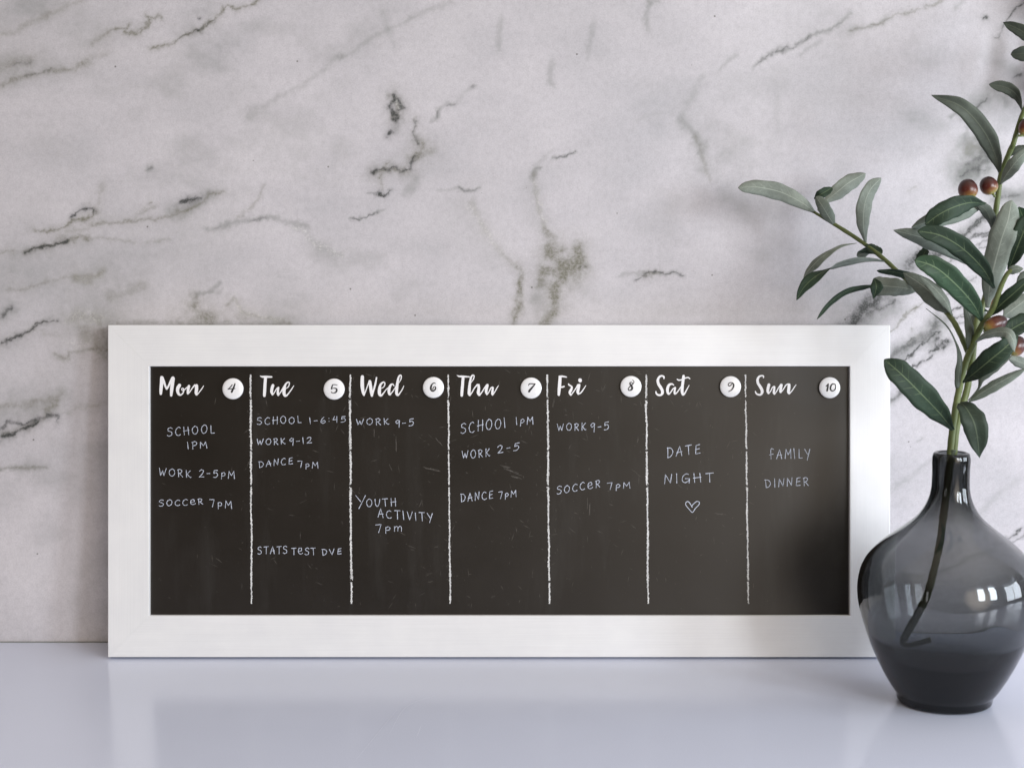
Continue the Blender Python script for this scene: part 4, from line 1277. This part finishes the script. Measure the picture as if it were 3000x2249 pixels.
# second stem behind it, carrying the upper sprig
up = path3(Z3, [(880, 1700, VY + .006), (880, 1600, VY + .006), (905, 1350, VY + .006), (960, 1150, VY + .007), (1020, 940, VY + .009), (1050, 760, VY + .012), (1075, 620, VY + .014)])
up += path3(Z1, [(1345, 940, VY + .016), (1392, 800, VY + .02), (1415, 660, VY + .022), (1432, 540, VY + .022), (1442, 400, VY + .02), (1462, 250, VY + .018), (1480, 130, VY + .016), (1530, 0, VY + .014)])
up += path3(Z2, [(1225, 1390, VY + .01), (1285, 1180, VY + .008), (1345, 1030, VY + .004), (1480, 700, VY), (1560, 350, VY), (1600, -60, VY + .01)])
tube('stem', up, [.0035] * 4 + [.0031] * 4 + [.0028] * 3 + [.0026] * 4 + [.0024, .0022, .002, .0019, .0017, .0015], M_stem, knob=.06)
# part of the stem inside the vase ends in a bent wire
inside = [at(2790, 1316, VY)] + path3(Z5, [(655, 110, VY), (628, 330, VY), (610, 470, VY), (590, 620, VY + .004), (560, 760, VY + .006), (520, 900, VY + .008), (470, 1000, VY + .008), (415, 1095, VY + .008), (385, 1150, VY + .008)])
tube('stem', inside, [.0035] * 6 + [.0038] * 4, M_stem_dark, knob=.10)
hook = path3(Z5, [(384, 1145, VY + .009), (380, 1172, VY + .009), (410, 1186, VY + .006), (470, 1172, VY + .002), (540, 1152, VY - .002)])
tube('wire_hook', hook, [.003, .0029, .0026, .0025, .0026], M_stem_dark, knob=.05)
# left twig
twig = path3(Z1, [(1302, 1090, VY + .002), (1255, 985, VY + .004), (1205, 900, VY + .012), (1100, 790, VY + .035), (960, 690, VY + .06), (850, 590, VY + .075), (720, 490, VY + .09), (580, 400, VY + .10), (470, 335, VY + .108)])
tube('twig', twig, [.0027, .0026, .0025, .0024, .0023, .0022, .0021, .0019, .0013], M_stem, knob=.08)
for kn in ((1232, 945, VY + .006),):
    pass

WIDTHS = [(0, .10), (.06, .20), (.14, .42), (.26, .74), (.40, .95), (.52, 1.0), (.66, .95), (.80, .74), (.90, .48), (.96, .24), (1.0, .02)]
WBLUNT = [(0, .14), (.06, .26), (.14, .50), (.26, .80), (.40, .96), (.52, 1.0), (.66, .99), (.80, .88), (.90, .66), (.96, .40), (1.0, .05)]


def interp(tab, t):
    for (a, va), (b, vb) in zip(tab[:-1], tab[1:]):
        if t <= b:
            return va + (vb - va) * (t - a) / (b - a)
    return tab[-1][1]


LEAVES = []


def leaf(conv, pts, width, roll, up_mat=None, under_mat=None, prof=WIDTHS, scale=None, fold=.22, wave=.02):
    """pts base -> tip as (x, y, depth); width in the same picture units; roll in degrees:
    0 shows the upper side to the front, 180 the underside; a list changes along the leaf"""
    sc = {Z1: 1.8425, Z2: 3.315, Z3: 3.604, Z4: 3.4556}[conv]
    P3 = path3(conv, pts)
    path = smooth_path([tuple(p) for p in P3], 40 // max(1, len(pts) - 1))
    n = len(path)
    wpx = width / sc
    nv = 7
    rows_t, rows_b = [], []
    ph = width * .37 + pts[0][0] * .11
    thick = .00045
    for i, p in enumerate(path):
        t = i / (n - 1)
        a, b = path[max(0, i - 1)], path[min(n - 1, i + 1)]
        T_ = Vector(b - a).normalized()
        pv = Vector(p)
        view = (CAM - pv).normalized()
        S0 = T_.cross(view).normalized()
        N0 = S0.cross(T_).normalized()
        rl = roll if not isinstance(roll, (list, tuple)) else interp([(k / (len(roll) - 1), v) for k, v in enumerate(roll)], t)
        r_ = R(rl)
        S = S0 * math.cos(r_) + N0 * math.sin(r_)
        N = S.cross(T_).normalized()
        half = .5 * wpx * interp(prof, t) * cam_depth(pv) / F_PX * (1 + .05 * math.sin(t * 17 + ph) * t + .03 * math.sin(t * 31 + 2 * ph))
        rt, rb = [], []
        for k in range(nv):
            v = k / (nv - 1) * 2 - 1
            lift = half * (-fold * (1 - abs(v)) + fold * .5) + half * wave * 4 * math.sin(t * 9 + k) * v * v
            side_w = .10 * half * math.sin(t * 6.5 + ph) * (1 if v > 0 else -.7) * v * v
            q = pv + S * (v * half) + N * (lift + side_w * 2)
            edge = .2 if abs(v) > .99 else 1
            rt.append(q + N * thick * .5 * edge - OFF)
            rb.append(q - N * thick * .5 * edge - OFF)
        rows_t.append(rt)
        rows_b.append(rb)
    vs_ = [q for r2 in rows_t for q in r2] + [q for r2 in rows_b for q in r2]
    nb = n * nv
    fs, mi, uvs = [], [], []

    def uv(i, k): return (i / (n - 1), k / (nv - 1))
    for i in range(n - 1):
        for k in range(nv - 1):
            a, b, c, d = i * nv + k, i * nv + k + 1, (i + 1) * nv + k + 1, (i + 1) * nv + k
            cu = [uv(i, k), uv(i, k + 1), uv(i + 1, k + 1), uv(i + 1, k)]
            fs.append((a, b, c, d)); mi.append(0); uvs.append(cu)
            fs.append((nb + d, nb + c, nb + b, nb + a)); mi.append(1); uvs.append(cu[::-1])
    # close the rim
    per = [(i, 0) for i in range(n)] + [(n - 1, k) for k in range(1, nv)] + [(i, nv - 1) for i in range(n - 2, -1, -1)] + [(0, k) for k in range(nv - 2, 0, -1)]
    for (i, k), (i2, k2) in zip(per, per[1:] + per[:1]):
        a, b = i * nv + k, i2 * nv + k2
        fs.append((a, b, nb + b, nb + a)); mi.append(1); uvs.append([uv(i, k), uv(i2, k2), uv(i2, k2), uv(i, k)])
    me = mesh_from('leaf', vs_, fs, True)
    ul = me.uv_layers.new(name='UVMap')
    ul.data.foreach_set('uv', np.array([c for f_ in uvs for c in f_], np.float32).ravel())
    me.polygons.foreach_set('material_index', np.array(mi, np.int32))
    o = link('leaf', me, [up_mat or M_top, under_mat or M_under], branch)
    return o


Y0 = VY
# --- left twig
leaf(Z1, [(482, 342, Y0 + .108), (400, 282, Y0 + .108), (290, 228, Y0 + .108), (160, 200, Y0 + .108), (60, 203, Y0 + .11)], 90, 172, prof=WBLUNT)
leaf(Z1, [(520, 285, Y0 + .112), (590, 230, Y0 + .115), (660, 175, Y0 + .12), (748, 126, Y0 + .125)], 88, 186, prof=WBLUNT)
leaf(Z1, [(470, 262, Y0 + .105), (510, 236, Y0 + .10), (568, 203, Y0 + .105)], 52, 18, prof=WBLUNT)
leaf(Z1, [(582, 408, Y0 + .10), (548, 355, Y0 + .096), (515, 300, Y0 + .094), (480, 250, Y0 + .10)], 74, 196, prof=WBLUNT)
leaf(Z1, [(748, 498, Y0 + .088), (735, 400, Y0 + .082), (742, 290, Y0 + .08), (775, 210, Y0 + .08), (832, 150, Y0 + .084)], 84, 168, prof=WBLUNT)
leaf(Z1, [(700, 502, Y0 + .09), (610, 518, Y0 + .088), (520, 575, Y0 + .086), (450, 640, Y0 + .086), (412, 690, Y0 + .088)], 56, [120, 120, 140, 150])
leaf(Z1, [(748, 512, Y0 + .085), (790, 535, Y0 + .082), (840, 555, Y0 + .08)], 60, 30, under_mat=M_dusk, prof=WBLUNT)
leaf(Z1, [(800, 560, Y0 + .088), (755, 540, Y0 + .09), (706, 548, Y0 + .09)], 40, 40, under_mat=M_dusk)
leaf(Z1, [(770, 545, Y0 + .092), (735, 558, Y0 + .096), (700, 572, Y0 + .098)], 44, 190, prof=WBLUNT)
leaf(Z1, [(875, 605, Y0 + .074), (790, 595, Y0 + .072), (690, 600, Y0 + .07), (580, 625, Y0 + .068), (480, 680, Y0 + .066), (415, 740, Y0 + .066), (375, 810, Y0 + .068)], 84,
     [240, 240, 246, 262, 325, 350, 355], fold=.12)
leaf(Z1, [(1035, 675, Y0 + .052), (960, 670, Y0 + .05), (880, 655, Y0 + .05), (808, 650, Y0 + .052)], 56, 48, prof=WBLUNT)
leaf(Z1, [(1020, 758, Y0 + .055), (940, 742, Y0 + .056), (860, 735, Y0 + .058), (795, 732, Y0 + .06)], 104, 172, prof=[(0, .16), (.15, .6), (.4, .9), (.7, 1), (.97, .98), (1, .95)])
leaf(Z1, [(795, 690, Y0 + .052), (806, 740, Y0 + .048), (790, 802, Y0 + .052)], 76, 12, prof=[(0, .1), (.25, .6), (.5, 1), (.75, .55), (1, .02)])
leaf(Z1, [(840, 728, Y0 + .060), (740, 738, Y0 + .06), (640, 765, Y0 + .06), (550, 830, Y0 + .062), (484, 914, Y0 + .066)], 48, [60, 55, 45, 40, 30], under_mat=M_dusk)
leaf(Z1, [(1216, 892, Y0 + .012), (1150, 820, Y0 + .018), (1060, 735, Y0 + .03), (950, 660, Y0 + .04)], 112, 176, prof=WIDTHS)
leaf(Z1, [(1212, 888, Y0 + .010), (1180, 820, Y0 + .012), (1110, 740, Y0 + .018), (1040, 680, Y0 + .024)], 62, 140, under_mat=M_under)
# --- main cluster around the neck
leaf(Z3, [(872, 1366, Y0 - .004), (720, 1180, Y0 - .022), (520, 970, Y0 - .036), (330, 780, Y0 - .040), (147, 622, Y0 - .036)], 285, [20, 8, 0, -4, 0], prof=WBLUNT)
leaf(Z3, [(948, 1080, Y0 - .006), (1010, 1130, Y0 - .020), (1090, 1270, Y0 - .030), (1130, 1440, Y0 - .030), (1152, 1660, Y0 - .026)], 262, [30, 22, 14, 10, 10], up_mat=M_hang,
     prof=[(0, .18), (.1, .42), (.25, .74), (.45, .98), (.6, 1.0), (.75, .84), (.88, .5), (1, .02)])
leaf(Z3, [(1035, 1075, Y0 + .010), (1180, 975, Y0 + .004), (1380, 860, Y0 - .002), (1640, 720, Y0 - .006)], 130, 200)
leaf(Z3, [(975, 865, Y0 - .006), (1090, 770, Y0 - .018), (1260, 630, Y0 - .03), (1420, 500, Y0 - .034), (1560, 360, Y0 - .03)], 235, [40, 20, 8, 0, 0])
leaf(Z3, [(1380, 400, Y0 - .012), (1480, 310, Y0 - .012), (1640, 220, Y0 - .01), (1760, 180, Y0 - .01)], 210, 10)
leaf(Z3, [(1110, 440, Y0 - .02), (1210, 370, Y0 - .032), (1340, 335, Y0 - .042), (1450, 345, Y0 - .05), (1505, 430, Y0 - .054), (1522, 545, Y0 - .054)], 112, [190, 186, 190, 205, 220, 230], prof=WBLUNT)
leaf(Z3, [(1035, 1055, Y0 + .014), (1140, 930, Y0 + .018), (1180, 820, Y0 + .02), (1300, 700, Y0 + .02), (1500, 580, Y0 + .02)], 120, 190, under_mat=M_dusk,
     prof=[(0, .1), (.2, .16), (.4, .35), (.6, .9), (.75, 1.0), (.9, .6), (1, .02)])
leaf(Z3, [(1740, 720, Y0 + .03), (1600, 660, Y0 + .03), (1450, 600, Y0 + .03)], 120, 180)
leaf(Z3, [(918, 925, Y0 - .008), (932, 760, Y0 - .012), (945, 610, Y0 - .012), (905, 450, Y0 - .008), (800, 260, Y0), (588, 85, Y0 + .008)], 84, [150, 140, 128, 118, 112, 110], under_mat=M_dusk,
     prof=[(0, .5), (.06, .8), (.2, .95), (.4, .9), (.6, .75), (.8, .6), (1, .04)])
leaf(Z3, [(1034, 550, Y0 - .004), (1050, 440, Y0 - .006), (1042, 250, Y0 - .004), (985, 20, Y0 + .004)], 110, [150, 145, 135, 130], under_mat=M_dusk)
# --- middle, right of the twig
leaf(Z1, [(1380, 925, Y0 - .01), (1320, 820, Y0 - .03), (1220, 710, Y0 - .045), (1120, 630, Y0 - .05), (1012, 592, Y0 - .048)], 128, [20, 10, 0, 0, 0], up_mat=M_green, prof=WBLUNT)
leaf(Z1, [(1442, 745, Y0 - .004), (1380, 640, Y0 - .02), (1270, 530, Y0 - .032), (1150, 460, Y0 - .036), (1028, 436, Y0 - .034)], 112, [24, 10, 0, 0, 0], prof=WBLUNT)
leaf(Z1, [(1420, 660, Y0 + .012), (1320, 585, Y0 + .004), (1200, 520, Y0 - .004), (1050, 470, Y0 - .008), (898, 432, Y0 - .006)], 112, 184, prof=WIDTHS)
leaf(Z1, [(1395, 288, Y0 - .010), (1310, 285, Y0 - .022), (1220, 310, Y0 - .03), (1140, 350, Y0 - .03), (1070, 402, Y0 - .026)], 112, [50, 18, 8, 0, 0], prof=WBLUNT)
leaf(Z1, [(1390, 298, Y0 + .002), (1280, 330, Y0 - .006), (1130, 370, Y0 - .010), (995, 418, Y0 - .010)], 104, 188)
leaf(Z1, [(1435, 445, Y0 + .016), (1425, 380, Y0 + .006), (1395, 320, Y0 - .002), (1345, 290, Y0 - .008)], 66, 200, under_mat=M_dusk)
leaf(Z1, [(1405, 850, Y0 + .012), (1425, 700, Y0 + .006), (1475, 500, Y0 - .002), (1515, 380, Y0 - .004), (1536, 270, Y0)], 138, [200, 188, 180, 176, 176], prof=WBLUNT)
leaf(Z1, [(1520, 645, Y0 + .002), (1560, 540, Y0 - .006), (1600, 440, Y0 - .008), (1650, 330, Y0 - .006)], 110, 10, prof=WBLUNT)
leaf(Z1, [(1640, 520, Y0 + .02), (1590, 430, Y0 + .02), (1545, 400, Y0 + .02)], 110, 182)
leaf(Z1, [(1640, 440, Y0 + .03), (1600, 370, Y0 + .03), (1575, 305, Y0 + .03)], 90, 20, up_mat=M_green)
leaf(Z1, [(1530, 480, Y0 + .03), (1545, 530, Y0 + .03), (1550, 600, Y0 + .03)], 60, 20)
leaf(Z1, [(1022, 600, Y0 + .03), (1050, 575, Y0 + .026), (1078, 535, Y0 + .024)], 58, 20, prof=[(0, .3), (.3, .9), (.6, 1), (1, .8)])
leaf(Z1, [(1415, 900, Y0 - .012), (1480, 830, Y0 - .02), (1560, 760, Y0 - .024), (1660, 670, Y0 - .02)], 84, 20)
leaf(Z1, [(1490, 900, Y0 + .02), (1550, 855, Y0 + .02), (1660, 770, Y0 + .02)], 110, 182)
leaf(Z1, [(1640, 880, Y0 + .026), (1590, 850, Y0 + .026), (1520, 890, Y0 + .026)], 90, 176, under_mat=M_dusk)
leaf(Z1, [(1508, 668, Y0 - .028), (1545, 645, Y0 - .032), (1600, 640, Y0 - .036)], 50, 200)
leaf(Z1, [(1390, 930, Y0 + .016), (1350, 895, Y0 + .02), (1285, 880, Y0 + .022)], 100, 184)
leaf(Z1, [(1420, 875, Y0 + .018), (1390, 862, Y0 + .018), (1345, 858, Y0 + .018)], 16, 30)
leaf(Z1, [(1640, 640, Y0 + .02), (1600, 690, Y0 + .02), (1575, 760, Y0 + .02)], 60, 180)
# --- upper sprig at the right edge
leaf(Z2, [(1095, 1700, Y0 + .016), (1050, 1520, Y0 + .012), (930, 1270, Y0 + .006), (720, 1040, Y0 + .004), (425, 925, Y0 + .008)], 186, [30, 16, 6, 0, 0], up_mat=M_dusk)
leaf(Z2, [(1320, 1110, Y0 + .006), (1270, 950, Y0 + .006), (1160, 855, Y0 + .008), (985, 820, Y0 + .012)], 118, [70, 40, 10, 0], up_mat=M_dusk, prof=WBLUNT)
leaf(Z2, [(1560, 470, Y0), (1400, 370, Y0), (1280, 290, Y0 + .004), (1122, 218, Y0 + .01)], 130, 8, up_mat=M_dusk)
leaf(Z2, [(1570, 480, Y0 + .002), (1450, 490, Y0 + .002), (1330, 520, Y0 + .004), (1198, 530, Y0 + .01)], 150, 10, up_mat=M_dusk, prof=WBLUNT)
leaf(Z4, [(1005, 415, Y0 + .014), (1080, 300, Y0 + .006), (1180, 170, Y0), (1330, 20, Y0)], 140, 188)
leaf(Z2, [(1195, 1515, Y0 + .014), (1250, 1460, Y0 + .014), (1360, 1420, Y0 + .014)], 76, 190, under_mat=M_dusk, prof=WBLUNT)
# unseen leaves added past the right edge, to shade the wall's upper right
rs = random.Random(4)
for _ in range(26):
    bx, by, d0 = rs.uniform(3035, 3210), rs.uniform(-230, 250), rs.uniform(.09, .152)
    an, Lf = rs.uniform(-85, 75), rs.uniform(190, 280)
    tx, ty = bx + Lf * math.cos(R(an)), by + Lf * math.sin(R(an)) * .8
    q = [(x - 2600) * 3.315 for x in (bx, (bx + tx) / 2 + 12, tx)], [y * 3.315 for y in (by, (by + ty) / 2 - 14, ty)]
    leaf(Z2, [(q[0][k_], q[1][k_], Y0 + d0) for k_ in range(3)], rs.uniform(150, 200), rs.choice((10, 185)))
for (bx, by, tx, ty, w_, rl) in [(1540, 420, 1420, 60, 150, 10), (1580, 150, 1900, 60, 150, 190), (1590, 20, 1470, -330, 150, 8), (1600, -60, 1780, -420, 150, 180),
                                 (1480, 700, 1760, 560, 150, 12), (1350, 1020, 1700, 930, 150, 185), (1560, 350, 1850, 330, 150, 5)]:
    mx, my = (bx + tx) / 2 + (ty - by) * .10, (by + ty) / 2 - (tx - bx) * .10
    if bx == 1540:
        continue
    leaf(Z2, [(bx, by, Y0 + .004), (mx, my, Y0 + .02), (tx, ty, Y0 + .06)], w_, rl)


def olive(conv, x, y, d, rw, rh, tilt, stalk=None):
    """an olive hanging by its yellow-green end; tilt leans its long axis"""
    sc = {Z1: 1.8425, Z2: 3.315, Z3: 3.604, Z4: 3.4556}[conv]
    c = at(*conv(x, y), d)
    k = cam_depth(c) / F_PX / sc
    a_, b_ = rw * k, rh * k
    pr = []
    for i in range(25):
        t = math.pi * i / 24
        pr.append((max(0.0, a_ * math.sin(t) ** .92 * (1 + .06 * math.cos(t))), -b_ * math.cos(t)))
    pr[0] = (0, pr[0][1] + b_ * .05)
    pr[-1] = (0, pr[-1][1])
    v_, f_ = lathe(pr, 32, 'Z')
    me = mesh_from('olive', v_, f_, True)
    fix_normals(me)
    o = link('olive', me, M_olive, branch)
    o.location = c - OFF
    o.rotation_euler = (R(-8), R(tilt), 0)
    if stalk:
        q = at(*conv(*stalk), d)
        e = c + Matrix.Rotation(R(tilt), 3, 'Y') @ Vector((0, 0, -b_ * .95))
        s = tube('olive_stalk', [q, (q + e) / 2 + Vector((0, -.001, 0)), e], [.0011, .0011, .0014], M_stem, 8)
    return o


olive(Z4, 675, 464, Y0 - .004, 98, 104, -10, (760, 590))
olive(Z4, 886, 428, Y0 + .004, 90, 94, -28, (948, 540))
olive(Z3, 1322, 248, Y0 - .024, 84, 132, 66, (1200, 330))
olive(Z3, 1540, 480, Y0 - .020, 98, 112, 40)
olive(Z1, 1432, 800, Y0 + .026, 52, 54, 4)
olive(Z2, 1335, 1235, Y0 + .004, 60, 85, 10, (1270, 1320))
